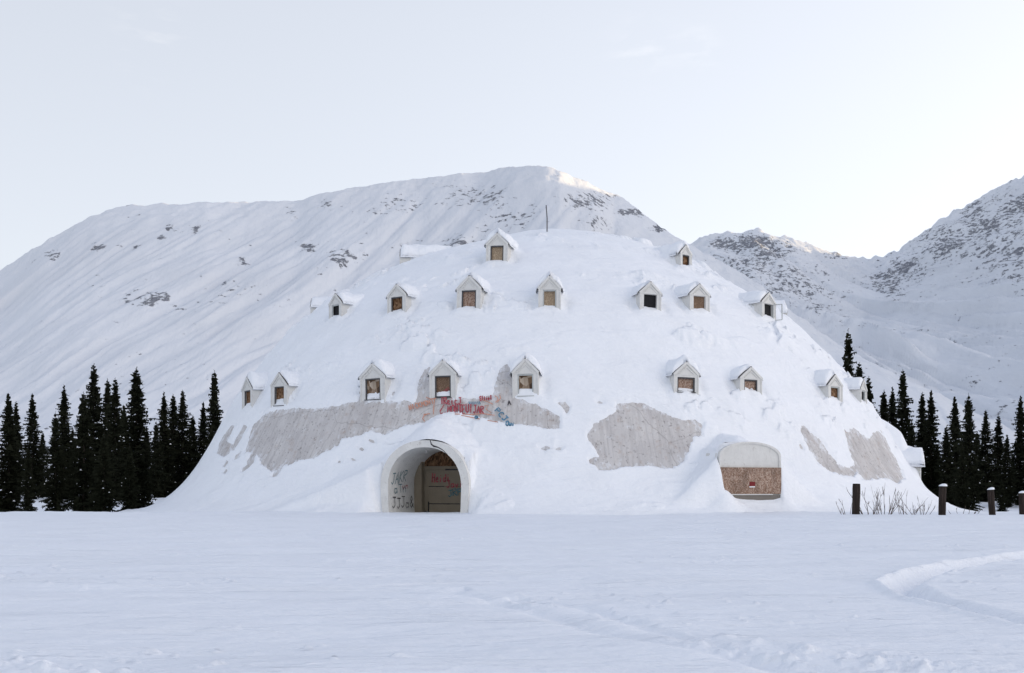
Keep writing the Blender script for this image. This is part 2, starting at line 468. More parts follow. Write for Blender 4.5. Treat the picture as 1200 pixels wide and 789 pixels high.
# ------------------------------------------------------------------ layout of dormers
# px of face centre, py of sill line, py of gable tip, face width px, board kind, sash kind
DORMERS = [
 # lower ring
 dict(px=290, b=482, t=443, w=18, board='osb_dark', sash='sash_dark', lab='narrow dormer at the far left end of the bottom row, dark board in its window'),
 dict(px=327, b=478, t=438, w=23, board='osb_dark', sash='sash_dark', lab='second dormer from the left in the bottom row, dark brown board'),
 dict(px=437, b=471, t=427, w=33, board='torn', sash='sash_dark', lab='dormer left of the graffiti with black sash and torn lining', snowy=True),
 dict(px=519, b=469, t=423, w=34, board='ply_brown', sash='sash_dark', lab='dormer above the entrance with a brown board and red scrawl', scrawl=True),
 dict(px=616, b=467, t=421, w=34, board='torn', sash='sash', lab='dormer right of the graffiti with a grey sash and crumpled brown lining'),
 dict(px=804, b=466, t=425, w=32, board='osb', sash='sash_dark', lab='dormer above the gap between the bare patch and the arched window, wide brown board', wide=True),
 dict(px=880, b=468, t=431, w=28, board='osb', sash='sash_dark', lab='dormer straight above the arched window, snow in half its window', snowy=True),
 dict(px=979, b=475, t=440, w=21, board='osb_dark', sash='sash', lab='second dormer from the right in the bottom row, dark narrow window'),
 dict(px=1012, b=477, t=446, w=16, board='black', sash='sash', lab='dormer at the right end of the bottom row, dark window'),
 # middle ring
 dict(px=393, b=377, t=345, w=16, board='black', sash='sash', lab='side-on dormer at the left of the middle row, grey empty window'),
 dict(px=465, b=371, t=334, w=24, board='osb_dark', sash='sash_dark', lab='third dormer from the left in the middle row, black sash, dark brown board', snowy=True),
 dict(px=549, b=367, t=324, w=31, board='osb', sash='sash_dark', lab='middle row dormer left of centre with a reddish board'),
 dict(px=644, b=366, t=324, w=29, board='ply_tan', sash='sash', lab='middle row dormer at the centre with grey sash and tan board', snowy=True),
 dict(px=762, b=368, t=331, w=28, board='black', sash=None, lab='middle row dormer with a black empty window'),
 dict(px=820, b=369, t=334, w=26, board='ply_brown', sash=None, lab='middle row dormer with a plain brown board right of the black window'),
 dict(px=901, b=377, t=344, w=19, board='black', sash=None, lab='middle row dormer on the right whose casement hangs open', open=True),
 # top ring
 dict(px=582, b=311, t=274, w=28, board='ply_tan', sash='sash_dark', lab='large dormer near the dome top with a tan board'),
 dict(px=804, b=317, t=288, w=14, board='osb_dark', sash='sash_dark', lab='side-on dormer near the top right of the dome, brown board'),
]
for d in DORMERS:
    p = hit(d['px'], d['b'])
    s = p[1] / F
    d['r'] = math.hypot(p[0] - X0, p[1] - DC); d['phi'] = math.atan2(p[0] - X0, -(p[1] - DC))
    d['p'] = p
    view = math.atan2(-p[0], p[1])                       # direction back to the eye
    cosv = max(0.45, math.cos(d['phi'] - math.atan2(-p[0], p[1])))
    d['h'] = (d['b'] - d['t']) * s
    d['wid'] = min(1.8, 0.91 * d['w'] * s / cosv)
def ring_dormer(r, phi_deg, h, wid, **kw):
    ph = R(phi_deg)
    x, y = X0 + r * math.sin(ph), DC - r * math.cos(ph)
    d = dict(r=r, phi=ph, p=np.array([x, y, float(profile(r, ph))]), h=h, wid=wid, **kw)
    DORMERS.append(d)
for d in DORMERS: print('dormer', d['px'], round(d['r'], 2), round(math.degrees(d['phi'])), 'h %.2f w %.2f z %.2f' % (d['h'], d['wid'], d['p'][2]))
ring_dormer(19.3, -83, 2.1, 1.7, board='black', sash='sash', lab='dormer jutting from the left outline of the dome in the middle row')
ring_dormer(18.9, 84, 2.1, 1.7, board='black', sash='sash', lab='dormer jutting from the right outline of the dome in the middle row')
ring_dormer(12.3, -86, 2.2, 1.8, board='black', sash='sash_dark', lab='dormer seen side-on against the mountain at the upper left of the dome')

ARCHES = []     # (phi, r_face, half width, z top, side falloff)
ENT = dict(phi=-R(15.7), r=29.1, hw=2.55, top=3.95)
pw = hit(879, 589)
WIN = dict(phi=math.atan2(pw[0] - X0, -(pw[1] - DC)), r=math.hypot(pw[0] - X0, pw[1] - DC), p=pw)
sW = pw[1] / F
WIN['hw'] = 0.5 * 70 * sW / math.cos(WIN['phi'] + math.atan2(pw[0], pw[1]))
WIN['top'] = pw[2] + 71 * sW
print('arched window', WIN, 'side porch')
POR = dict(phi=R(71), r=28.2, hw=1.5, top=3.5)

def local(ft, x, y):
    o = np.array([math.sin(ft['phi']), -math.cos(ft['phi'])]); t = np.array([math.cos(ft['phi']), math.sin(ft['phi'])])
    dx, dy = x - X0, y - DC
    rad = dx * o[0] + dy * o[1]
    return rad, dx * t[0] + dy * t[1]       # radial distance, sideways distance (+ to the right seen from the camera)

# ------------------------------------------------------------------ bare concrete patches (outline measured on the photo)
PATCH = [
 [(310,486),(325,482),(340,480),(373,480),(400,476),(419,471),(421,458),(427,462),(430,472),(453,472),(475,471),(486,474),(489,468),(490,450),(496,436),(504,431),(508,445),(507,467),(537,470),(552,468),(567,467),(578,464),(580,453),(585,434),(595,426),(600,440),(604,467),(640,480),(656,490),(655,503),(642,504),(626,501),(606,499),(578,495),(545,486),(533,484),(520,486),(495,497),(475,500),(450,511),(436,506),(418,512),(400,517),(397,523),(380,532),(367,538),(342,544),(330,548),(318,554),(306,545),(303,534),(292,531),(286,533),(291,518),(297,500),(304,492)],
 [(271,499),(263,510),(258,518),(254,532),(262,537),(268,533),(274,522),(266,519),(270,510),(275,500)],
 [(312,500),(300,522),(290,542),(294,544),(306,524),(316,504)],
 [(286,498),(277,514),(270,528),(274,530),(282,516),(290,501)],
 [(330,540),(322,552),(319,561),(324,560),(330,550),(336,542)],
 [(299,537),(291,544),(284,549),(284,555),(291,550),(297,543)],
 [(284,529),(276,535),(274,541),(281,536)],
 [(266,540),(261,547),(263,549),(268,543)],[(265,550),(261,556),(264,557),(267,553)],
 [(430,515),(433,519),(440,521),(438,517)],[(419,526),(424,530),(428,529),(424,525)],[(409,539),(413,542),(418,541),(413,538)],[(396,541),(396,544),(400,544),(399,541)],
 [(631,526),(639,530),(647,527),(640,523)],[(649,528),(655,530),(662,526),(655,525)],
 [(651,473),(662,472),(668,479),(664,487),(660,480),(656,476)],
 [(686,515),(697,498),(722,484),(723,474),(740,472),(757,474),(768,480),(787,490),(798,494),(812,492),(823,500),(822,511),(812,514),(806,533),(798,545),(782,552),(760,548),(743,548),(723,552),(701,552),(691,544),(690,538),(704,537),(697,526)],
 [(698,472),(703,471),(709,474),(702,475)],
 [(938,499),(944,501),(951,509),(958,514),(966,524),(974,536),(982,544),(995,550),(1001,546),(1006,552),(1000,560),(990,559),(972,553),(957,543),(948,526),(940,511)],
 [(988,503),(994,507),(1000,501),(1010,510),(1018,515),(1024,508),(1030,505),(1042,523),(1049,538),(1055,551),(1058,562),(1052,569),(1042,563),(1030,562),(1012,564),(1005,556),(1001,543),(994,523)],
 [(936,522),(938,528),(942,528),(939,522)],
]
def poly_sd(px, py, poly):
    P = np.array(poly, float); Q = np.roll(P, -1, 0)
    best = np.full(px.shape, 1e9); inside = np.zeros(px.shape, bool)
    for (x1, y1), (x2, y2) in zip(P, Q):
        ex, ey = x2 - x1, y2 - y1
        t = np.clip(((px - x1) * ex + (py - y1) * ey) / (ex * ex + ey * ey), 0, 1)
        d = np.hypot(px - x1 - t * ex, py - y1 - t * ey); best = np.minimum(best, d)
        c = (y1 > py) != (y2 > py)
        with np.errstate(divide='ignore', invalid='ignore'):
            xi = x1 + (py - y1) * ex / (ey if ey else 1e-9)
        inside ^= c & (px < xi)
    return np.where(inside, -best, best)

def polar_grid(radii, phis):
    P, Rr = np.meshgrid(phis, radii)
    x, y = X0 + Rr * np.sin(P), DC - Rr * np.cos(P)
    nr, npf = Rr.shape
    i = np.arange((nr - 1) * npf).reshape(nr - 1, npf)
    j = np.roll(i, -1, 1)
    Fc = np.stack([i, j, j + npf, i + npf], -1).reshape(-1, 4)
    return x.ravel(), y.ravel(), Rr.ravel(), P.ravel(), Fc

def keep_faces(V, Fc, mask):
    Fc = Fc[mask]
    used = np.unique(Fc); m = np.full(len(V), -1); m[used] = np.arange(len(used))
    return V[used], m[Fc], used

def in_tunnel(x, y, z, ft, depth, hw, top, z0=-3):
    rad, s = local(ft, x, y)
    cz = 1.3
    arch = np.where(z > cz, (s / hw) ** 2 + ((z - cz) / (top - cz)) ** 2 < 1, np.abs(s) < hw)
    return arch & (rad < ft['r'] + 0.6) & (rad > ft['r'] - depth) & (z > z0)

# ------------------------------------------------------------------ building
building = empty('dome_building', (X0, DC, 0))
tag(building, 'large abandoned igloo-shaped dome building under deep snow, with gabled dormers', 'building')
def to_b(V): 
    V = np.array(V, float); V[:, 0] -= X0; V[:, 1] -= DC; return V

phis = np.concatenate([np.linspace(-R(104), R(104), 1500), np.linspace(R(104), R(256), 130)[1:-1]])
radii = np.concatenate([np.arange(0.02, 18, 0.17), np.arange(18, 30.2, 0.062), np.arange(30.25, 37.6, 0.15)])
x, y, r, ph, Fc = polar_grid(radii, phis)
base = profile(r, ph)
# low swells and wind-shaped terraces in the snow
swell = 0.30 * fbm(x / 4.2, y / 4.2, base / 3.6, 3) + 0.13 * fbm(x / 1.5, y / 1.5, base / 0.9, 4) - 0.20 * np.abs(fbm(x / 3.1 + 9, y / 3.1, base / 1.4, 3))
terr = 0.36 * fbm(x / 9.0 + 3, y / 9.0, base / 1.6, 3)
zs = base + swell * sstep(0, 4, r) + 0.05 + terr * sstep(3, 8, r) * (1 - sstep(24, 27, r))
ledge = sstep(-0.07, 0.07, fbm(x / 3.6 + 5, y / 3.6, base / 2.2, 4)) + 0.6 * sstep(-0.05, 0.05, fbm(x / 2.0 + 15, y / 2.0, base / 1.1, 4))
zs += (0.30 * ledge - 0.17) * sstep(7, 10, r) * (1 - sstep(27, 29, r)) * (0.35 + 0.9 * sstep(-0.1, 0.4, noise(x / 8, y / 8, 3.0)))
zs += 0.10 * np.maximum(0, fbm(x / 0.9, y / 0.9, base / 0.9, 3)) * sstep(25, 28, r) * (1 - sstep(30, 32, r))
zc = base + 0.05 + 0.03 * fbm(x / 1.2, y / 1.2, base / 1.2, 3)
px, py = project(x, y, base)
front = (y - DC) * (y) + (x - X0) * x < 0
wob_x = 1.9 * fbm(x / 0.5, y / 0.5, base / 0.5, 4, 0.6); wob_y = 1.9 * fbm(x / 0.5 + 31, y / 0.5, base / 0.5, 4, 0.6)
wob_x += 0.9 * fbm(x / 0.16, y / 0.16, base / 0.16, 2); wob_y += 0.9 * fbm(x / 0.16, y / 0.16 + 7, base / 0.16, 2)
sd = np.full(x.shape, 60.0)
for poly in PATCH:
    P = np.array(poly)
    small = (P[:, 0].max() - P[:, 0].min()) < 25
    k = 0.35 if small else 1.0
    b = front & (px > P[:, 0].min() - 20) & (px < P[:, 0].max() + 20) & (py > P[:, 1].min() - 20) & (py < P[:, 1].max() + 20) & (r > 18)
    sd[b] = np.minimum(sd[b], poly_sd(px[b] + wob_x[b] * k, py[b] + wob_y[b] * k, poly))
t = np.clip(sd * 0.06 + 0.005, -0.30, None)
thick = np.where(sd < 50, np.minimum(t, 0.5), 0.5)
# the snow sheet stays on the outline; the concrete lies 'thick' below it and pokes through where bare
zs = np.maximum(zs, zc + 0.16)
zs = np.where(sd < 9, np.minimum(zs, zc + t), zs)
# streaky wind-scoured fringe left of the first bare patch
# mounds: drifts running up the slope behind each dormer
hole_v = rng.uniform(-0.3, 0.5, len(DORMERS))
for k, d in enumerate(DORMERS):
    rad, s = local(d, x, y)
    a = d['r'] - rad
    near = (np.abs(s) < 4.5) & (a > -0.3) & (a < 9)
    an, sn = a[near], s[near]
    hw = d['wid'] / 2
    tip = d['p'][2] + d['h'] + 0.12
    nz = 0.10 * fbm(x[near] / 0.8, y[near] / 0.8, k * 7.0, 3)
    side = np.maximum(0, np.abs(sn) - hw * 1.02)
    z = tip - 0.10 * np.minimum(an, 4) - 0.85 * (np.sqrt(sn ** 2 + 0.05) - 0.2).clip(0, hw) - side * (0.85 + 0.5 * rng.random()) - side ** 2 * 0.2 + nz
    start = 0.30 + 0.45 * rng.random() + 0.22 * np.abs(sn)
    z = np.where(an > start, z, -50) 
    cur = zs[near]
    z = np.where(z > -40, smax(z, cur, 0.55), cur)
    rampd = sstep(0.0, 0.5, an - start)
    zs[near] = cur + (z - cur) * np.where(np.abs(sn) < hw, 1, rampd)
    zs[near] += 0.13 * np.exp(-((an + 0.10) / 0.35) ** 2) * np.exp(-(sn / (hw * 1.3)) ** 4) * (sd[near] > 6) * (1 + 0.8 * nz / 0.1)
    # shallow scoop the wind cuts beside the cheeks
    sc = np.exp(-((np.abs(sn) - hw - 0.35) / 0.3) ** 2) * np.exp(-((an - 0.4) / 0.5) ** 2) * 0.22
    zs[near] -= sc * (sd[near] > 4)

zs = np.where(sd < 4, np.minimum(zs, zc + t), zs)      # bare hollows beside the dormers stay bare

def arch_mound(ft, top, hw, cz, drape, spread, back, fl, fr_, th=0.10, k=0.4, grow=0.35):
    global zs
    rad, s = local(ft, x, y)
    a = ft['r'] - rad
    near = (np.abs(s) < hw + 8) & (a > -3.5) & (a < 12)
    an, ss = a[near], s[near]; sn = np.abs(ss)
    arch = cz + (top - cz) * np.sqrt(np.clip(1 - (sn / hw) ** 2, 0, 1)) + 0.04
    ac = an.clip(0)
    crown = top + th * sstep(0.1, 0.6, an) + grow * sstep(0.2, 1.8, an) + back * ac
    dr = drape + back * ac - (sn - hw).clip(0) * spread
    peak = crown - (crown - dr) * sstep(0, 1, sn / (hw * 1.25)) 
    w = sstep(0.1, 1.3, an)
    z = np.where(sn < hw, np.maximum(arch, dr) * (1 - w) + np.maximum(peak, arch) * w, dr * (1 - w) + peak * w)
    z = z + 0.10 * fbm(x[near] / 1.1, y[near] / 1.1, 3.0, 3) * sstep(0.2, 1.0, an + (sn > hw))
    cur = zs[near]
    zz = np.where(an > 0.12, smax(z, cur, k * w), cur) if False else np.where(an > 0.12, np.maximum(z, cur), cur)
    fo = np.where(ss < 0, sstep(fl[0], fl[1], an), sstep(fr_[0], fr_[1], an))
    zsh = smax(z - (1 - fo) * (z - cur + 0.5), cur, k)
    m_ = sstep(hw - 0.25, hw + 0.10, sn)
    zs[near] = np.where(sn < hw - 0.05, zz, np.where(an > 0.12, np.maximum(z, zz) * (1 - m_) + zsh * m_, cur * (1 - m_) + zsh * m_))
arch_mound(ENT, ENT['top'], ENT['hw'], 1.45, 2.75, 0.42, 0.40, (-0.7, -0.05), (0.2, 1.8))
_rad, _s = local(ENT, x, y); _a = ENT['r'] - _rad; _n = np.abs(_s)
_lo = (1 - sstep(ENT['hw'] - 0.2, ENT['hw'] + 0.9, _n)) * sstep(-0.12, 0.15, -_a) * (_a > -4)
_lo = np.where(_n < ENT['hw'] - 0.15, (_a < 0.12) * 1.0 * (_a > -4), _lo)
zs = zs * (1 - _lo) + np.minimum(zs, -0.35) * _lo
arch_mound(WIN, WIN['top'], WIN['hw'], WIN['top'] - 0.75, WIN['top'] - 1.0, 0.85, 0.10, (-0.7, 0.2), (-0.5, 0.25), th=0.10, grow=0.18)
arch_mound(POR, POR['top'], POR['hw'], 2.0, 2.6, 0.8, 0.7, (-0.6, 0.6), (-0.6, 0.3), th=0.6, grow=0.5)
_rad, _s = local(WIN, x, y); _a = WIN['r'] - _rad
zs += 0.80 * np.exp(-((_s + WIN['hw'] * 0.95) / 0.70) ** 2 - ((_a + 0.45) / 0.55) ** 2)
zs += 0.25 * np.exp(-((_s - WIN['hw'] * 1.1) / 0.5) ** 2 - ((_a + 0.3) / 0.5) ** 2)

V = np.stack([x, y, zs], 1)
fx, fy, fz = V[Fc].mean(1).T
fzmin = V[Fc][:, :, 2].min(1); fzmax = V[Fc][:, :, 2].max(1)
fr, fs = local(ENT, fx, fy)
cut = (np.abs(fs) < ENT['hw'] - 0.40) & (fr > ENT['r'] - 0.45) & (fr < ENT['r'] + 0.12) & (fzmax > 0.2) & (fzmin < ENT['top'] + 0.1)
V2, F2, used = keep_faces(V, Fc, ~cut)
snow_cover = np_mesh('snow_cover', to_b(V2), F2, M['snow_dome'], building)

# concrete shell
phc = np.concatenate([np.linspace(-R(100), R(100), 700), np.linspace(R(100), R(260), 80)[1:-1]])
rc = np.concatenate([np.arange(0.05, 20, 0.5), np.arange(20, 31.5, 0.12)])
xc, yc, rcc, pc, Fcc = polar_grid(rc, phc)
zcc = profile(rcc, pc)
zc0 = zcc + 0.05 + 0.03 * fbm(xc / 1.2, yc / 1.2, zcc / 1.2, 3) - 0.15 * (1 - sstep(18, 20, rcc))
pxx, pyy = project(xc, yc, zcc)
sdc = np.full(xc.shape, 60.0)
for poly in PATCH:
    P = np.array(poly)
    b = ((yc - DC) * yc + (xc - X0) * xc < 0) & (pxx > P[:, 0].min() - 20) & (pxx < P[:, 0].max() + 20) & (pyy > P[:, 1].min() - 20) & (pyy < P[:, 1].max() + 20) & (rcc > 18)
    sdc[b] = np.minimum(sdc[b], poly_sd(pxx[b], pyy[b], poly))
zc0 = zc0 - 0.9 * sstep(11, 18, sdc)        # well under the deep snow elsewhere
Vc = np.stack([xc, yc, zc0], 1)
cc = Vc[Fcc].mean(1)
cutc = in_tunnel(cc[:, 0], cc[:, 1], cc[:, 2], ENT, 4.4, 2.5, 3.9)
fr, fs = local(WIN, cc[:, 0], cc[:, 1])
cutc |= (np.abs(fs) < WIN['hw']) & (fr > WIN['r'] - 0.6) & (fr < WIN['r'] + 3)
Vk, Fk, usedc = keep_faces(Vc, Fcc, ~cutc)
shell = np_mesh('dome_wall', to_b(Vk), Fk, M['concrete'], building)
fattr(shell, 'fringe', np.clip(1 + sdc[usedc] / 11.0, 0, 1))
uvl = shell.data.uv_layers.new(name='UVMap')
li = np.zeros(len(shell.data.loops), np.int32); shell.data.loops.foreach_get('vertex_index', li)
uu = (pc[usedc] * 27)[li]; vv = (np.interp(rcc, rr, np.cumsum(np.hypot(np.gradient(ZL), np.gradient(rr))))[usedc])[li]
uvl.data.foreach_set('uv', np.stack([uu, vv], 1).astype(np.float32).ravel())

# ------------------------------------------------------------------ dormers
def place(o, ft, r=None, z=0.0):
    rr_ = ft['r'] if r is None else r
    o.location = (rr_ * math.sin(ft['phi']), -rr_ * math.cos(ft['phi']), z)
    o.rotation_euler = (0, 0, ft['phi'])

def snow_cap(name, hw, tip, eave, L, parent, th=0.26, seed=0, y0=0.02, mat=None):
    rs = np.random.default_rng(seed)
    ns, nl = 26, 26
    lean = rs.uniform(-0.08, 0.12)
    us = np.linspace(-1, 1, ns)
    V, Fq = [], []
    ext = hw + 0.13
    for j in range(nl):
        f = j / (nl - 1)
        yy = y0 + f * L
        for i, u in enumerate(us):
            sx = u * ext
            zr = tip - (tip - eave) / hw * abs(sx)
            edge = (1 - abs(u) ** 5) ** 0.5
            ef = min(1, (f * L / 0.14)) ** 0.5 if f * L < 0.14 else 1
            t_ = th * edge * (0.25 + 0.75 * ef) * (1 + 0.35 * float(noise(sx * 1.2 + seed, yy * 1.1, seed)) + lean * u)
            rnd = 0.17 * math.exp(-(sx / 0.34) ** 2) + 0.10 * max(0, abs(u) - 0.8) / 0.2
            V.append((sx + 0.03 * float(noise(yy * 2, sx, seed)), yy + 0.05 * float(noise(sx * 3, seed, 1.0)), zr + t_ - rnd + 0.015))
    for j in range(nl - 1):
        for i in range(ns - 1):
            a = j * ns + i; Fq.append((a, a + 1, a + ns + 1, a + ns))
    # underside
    off = len(V)
    for j in range(nl):
        f = j / (nl - 1); yy = y0 + f * L
        for u in us:
            sx = u * ext; V.append((sx, yy, tip - (tip - eave) / hw * abs(sx) + 0.012))
    for j in range(nl - 1):
        for i in range(ns - 1):
            a = off + j * ns + i; Fq.append((a, a + ns, a + ns + 1, a + 1))
    for i in range(ns - 1): Fq.append((i, off + i, off + i + 1, i + 1))
    for j in range(nl - 1):
        a = j * ns; Fq.append((a, a + ns, off + a + ns, off + a))
        a = j * ns + ns - 1; Fq.append((a, off + a, off + a + ns, a + ns))
    return np_mesh(name, V, Fq, mat or M['snow_dome'], parent)

def dormer(d, seed):
    rs = random.Random(seed)
    hw, h = d['wid'] / 2, d['h'] + 0.0
    eave = h * 0.66
    L = 2.4 if d['r'] > 22 else (3.2 if d['r'] > 16 else 3.8)
    zb = -1.0
    b = MB()
    ww = hw * (0.70 if d.get('wide') else 0.60)
    wz0, wz1 = h * 0.07, h * (0.58 if d.get('wide') else 0.62)
    if d.get('wide'): wz0 = h * 0.16
    fd = 0.0
    # front wall with a real opening
    b.poly([(-hw, fd, zb), (hw, fd, zb), (hw, fd, wz0), (-hw, fd, wz0)])
    b.poly([(-hw, fd, wz0), (-ww, fd, wz0), (-ww, fd, wz1), (-hw, fd, wz1)])
    b.poly([(ww, fd, wz0), (hw, fd, wz0), (hw, fd, wz1), (ww, fd, wz1)])
    b.poly([(-hw, fd, wz1), (hw, fd, wz1), (hw, fd, eave), (0, fd, h), (-hw, fd, eave)])
    dp = 0.22
    b.poly([(-ww, fd, wz0), (ww, fd, wz0), (ww, dp, wz0), (-ww, dp, wz0)])
    b.poly([(-ww, fd, wz1), (-ww, dp, wz1), (ww, dp, wz1), (ww, fd, wz1)])
    b.poly([(-ww, fd, wz0), (-ww, dp, wz0), (-ww, dp, wz1), (-ww, fd, wz1)])
    b.poly([(ww, fd, wz0), (ww, fd, wz1), (ww, dp, wz1), (ww, dp, wz0)])
    b.poly([(-hw, fd, zb), (-hw, fd, eave), (-hw, L, eave), (-hw, L, zb)])
    b.poly([(hw, fd, zb), (hw, L, zb), (hw, L, eave), (hw, fd, eave)])
    b.poly([(-hw, L, zb), (-hw, L, eave), (0, L, h), (hw, L, eave), (hw, L, zb)])
    # cheek corner boards, raking boards and the small inner gable
    for s in (-1, 1):
        b.beam((s * (hw + 0.01), -0.03, eave - 0.03), (0, -0.03, h - 0.01), 0.14, 0.06)
        b.beam((s * (hw * 0.60), -0.02, eave + 0.02), (0, -0.02, eave + (h - eave) * 0.62), 0.05, 0.05)
        b.beam((s * (hw - 0.045), -0.015, zb), (s * (hw - 0.045), -0.015, eave), 0.09, 0.035)
    b.beam((-hw * 0.9, -0.014, eave - 0.02), (hw * 0.9, -0.014, eave - 0.02), 0.07, 0.03)
    o = b.build('dormer', M['paint'], building, bevel=0.012)
    place(o, d, z=float(d['p'][2]))
    o.rotation_euler = (R(rs.uniform(-1.2, 1.2)), R(rs.uniform(-1.5, 1.5)), d['phi'] + R(rs.uniform(-2, 2)))
    tag(o, d['lab'])
    # roof slabs
    g = MB()
    n = Vector((h - eave, hw)).normalized()
    for s in (-1, 1):
        e = 0.05
        p0 = (0, h + 0.035); p1 = (s * (hw + e), eave - (h - eave) / hw * e + 0.035)
        th = 0.045
        q = [(p0[0], p0[1]), (p1[0], p1[1]), (p1[0], p1[1] + th), (p0[0], p0[1] + th)]
        a = [(u, -0.04, w) for u, w in q]; c = [(u, L, w) for u, w in q]
        g.poly(a); g.poly(c[::-1])
        for i in range(4):
            j = (i + 1) % 4; g.poly([a[i], a[j], c[j], c[i]])
    g.build('roof', M['shingle'], o)
    # window board, sash
    w = MB(); w.box(-ww + 0.002, ww - 0.002, dp - 0.06, dp - 0.02, wz0 + 0.002, wz1 - 0.002)
    bd = w.build('window_board', M[d['board']], o)
    if d['board'] == 'black':
        bd.name = 'window_opening'
    if d.get('sash'):
        f = MB(); t_ = 0.075
        for s in (-1, 1): f.box(s * ww - (t_ if s > 0 else -0.006), s * ww + (-0.006 if s > 0 else t_), 0.03, 0.09, wz0 + 0.004, wz1 - 0.004)
        f.box(-ww + t_, ww - t_, 0.032, 0.088, wz1 - t_, wz1 - 0.005); f.box(-ww + t_, ww - t_, 0.032, 0.088, wz0 + 0.005, wz0 + t_)
        f.box(-ww - 0.04, ww + 0.04, -0.07, 0.02, wz0 - 0.05, wz0 - 0.004)
        f.build('window_frame', M[d['sash']], o, bevel=0.006)
    if d.get('snowy'):
        V, Fq = [], []; n_ = 12
        for j in range(2):
            for i in range(n_):
                u = -1 + 2 * i / (n_ - 1)
                V.append((u * (ww - 0.01), 0.085 if j == 0 else dp - 0.065, wz0 + 0.006 + (0.02 + 0.2 * (0.5 + 0.5 * float(noise(u * 2.2, seed, 0.5))) ) * (0.7 if j == 0 else 1.6)))
        for i in range(n_): V.append((V[i][0], V[i][1] - 0.01, wz0 + 0.004))
        for i in range(n_ - 1): Fq += [(i, i + 1, i + 1 + n_, i + n_), (2 * n_ + i, 2 * n_ + i + 1, i + 1, i)]
        np_mesh('sill_snow', V, Fq, M['snow_dome'], o)
    if d.get('open'):
        f = MB()
        cs, sn = math.cos(R(72)), math.sin(R(72))
        def q(u, v_, z_): return (ww + u * cs + v_ * sn, -0.02 - u * sn + v_ * cs, z_)
        cw = 2 * ww * 0.55
        for (u0, z0, u1, z1) in ((0, wz0, 0, wz1), (cw, wz0, cw, wz1), (0, wz0, cw, wz0), (0, wz1, cw, wz1)):
            f.beam(q(u0, 0, z0), q(u1, 0, z1), 0.06, 0.05)
        f.build('open_casement', M['sash'], o)
    if d.get('scrawl'):
        rb = MB()
        pts = []
        for i in range(26):
            u = i / 25
            pts.append((-ww * 0.45 + u * ww * 1.1 + 0.10 * math.sin(i * 2.3), wz0 + 0.12 + 0.5 * u * (wz1 - wz0) * 0.6 + 0.16 * math.cos(i * 1.7)))
        ribbon(rb, pts, 0.035, lambda u, v_: (u, dp - 0.068, v_))
        rb.build('graffiti', M['spray_red'], o)
    # snow lying on the roof, merging with the drift behind
    snow_cap('snow_cap', hw + 0.02, h + 0.085, eave + 0.085, L + 0.3, o, th=rs.uniform(0.28, 0.55), seed=seed, y0=rs.uniform(-0.05, 0.12))
    return o

def ribbon(mb, pts, w, f):
    """flat painted stroke along 2D points, mapped to a surface by f"""
    P = [Vector((a, b)) for a, b in pts]
    L, Rt = [], []
    for i, p in enumerate(P):
        t_ = P[min(i + 1, len(P) - 1)] - P[max(i - 1, 0)]
        if t_.length < 1e-9: t_ = Vector((1, 0))
        t_.normalize(); n = Vector((-t_.y, t_.x)) * w * (0.42 + 0.16 * random.random())
        L.append(p + n); Rt.append(p - n)
    base_i = len(mb.v)
    for a, b in zip(L, Rt):
        mb.v.append(tuple(f(a.x, a.y))); mb.v.append(tuple(f(b.x, b.y)))
    for i in range(len(P) - 1):
        mb.f.append([base_i + 2*i, base_i + 2*i + 1, base_i + 2*i + 3, base_i + 2*i + 2]); mb.m.append(0)

for k, d in enumerate(DORMERS): dormer(d, 20 + k * 3)

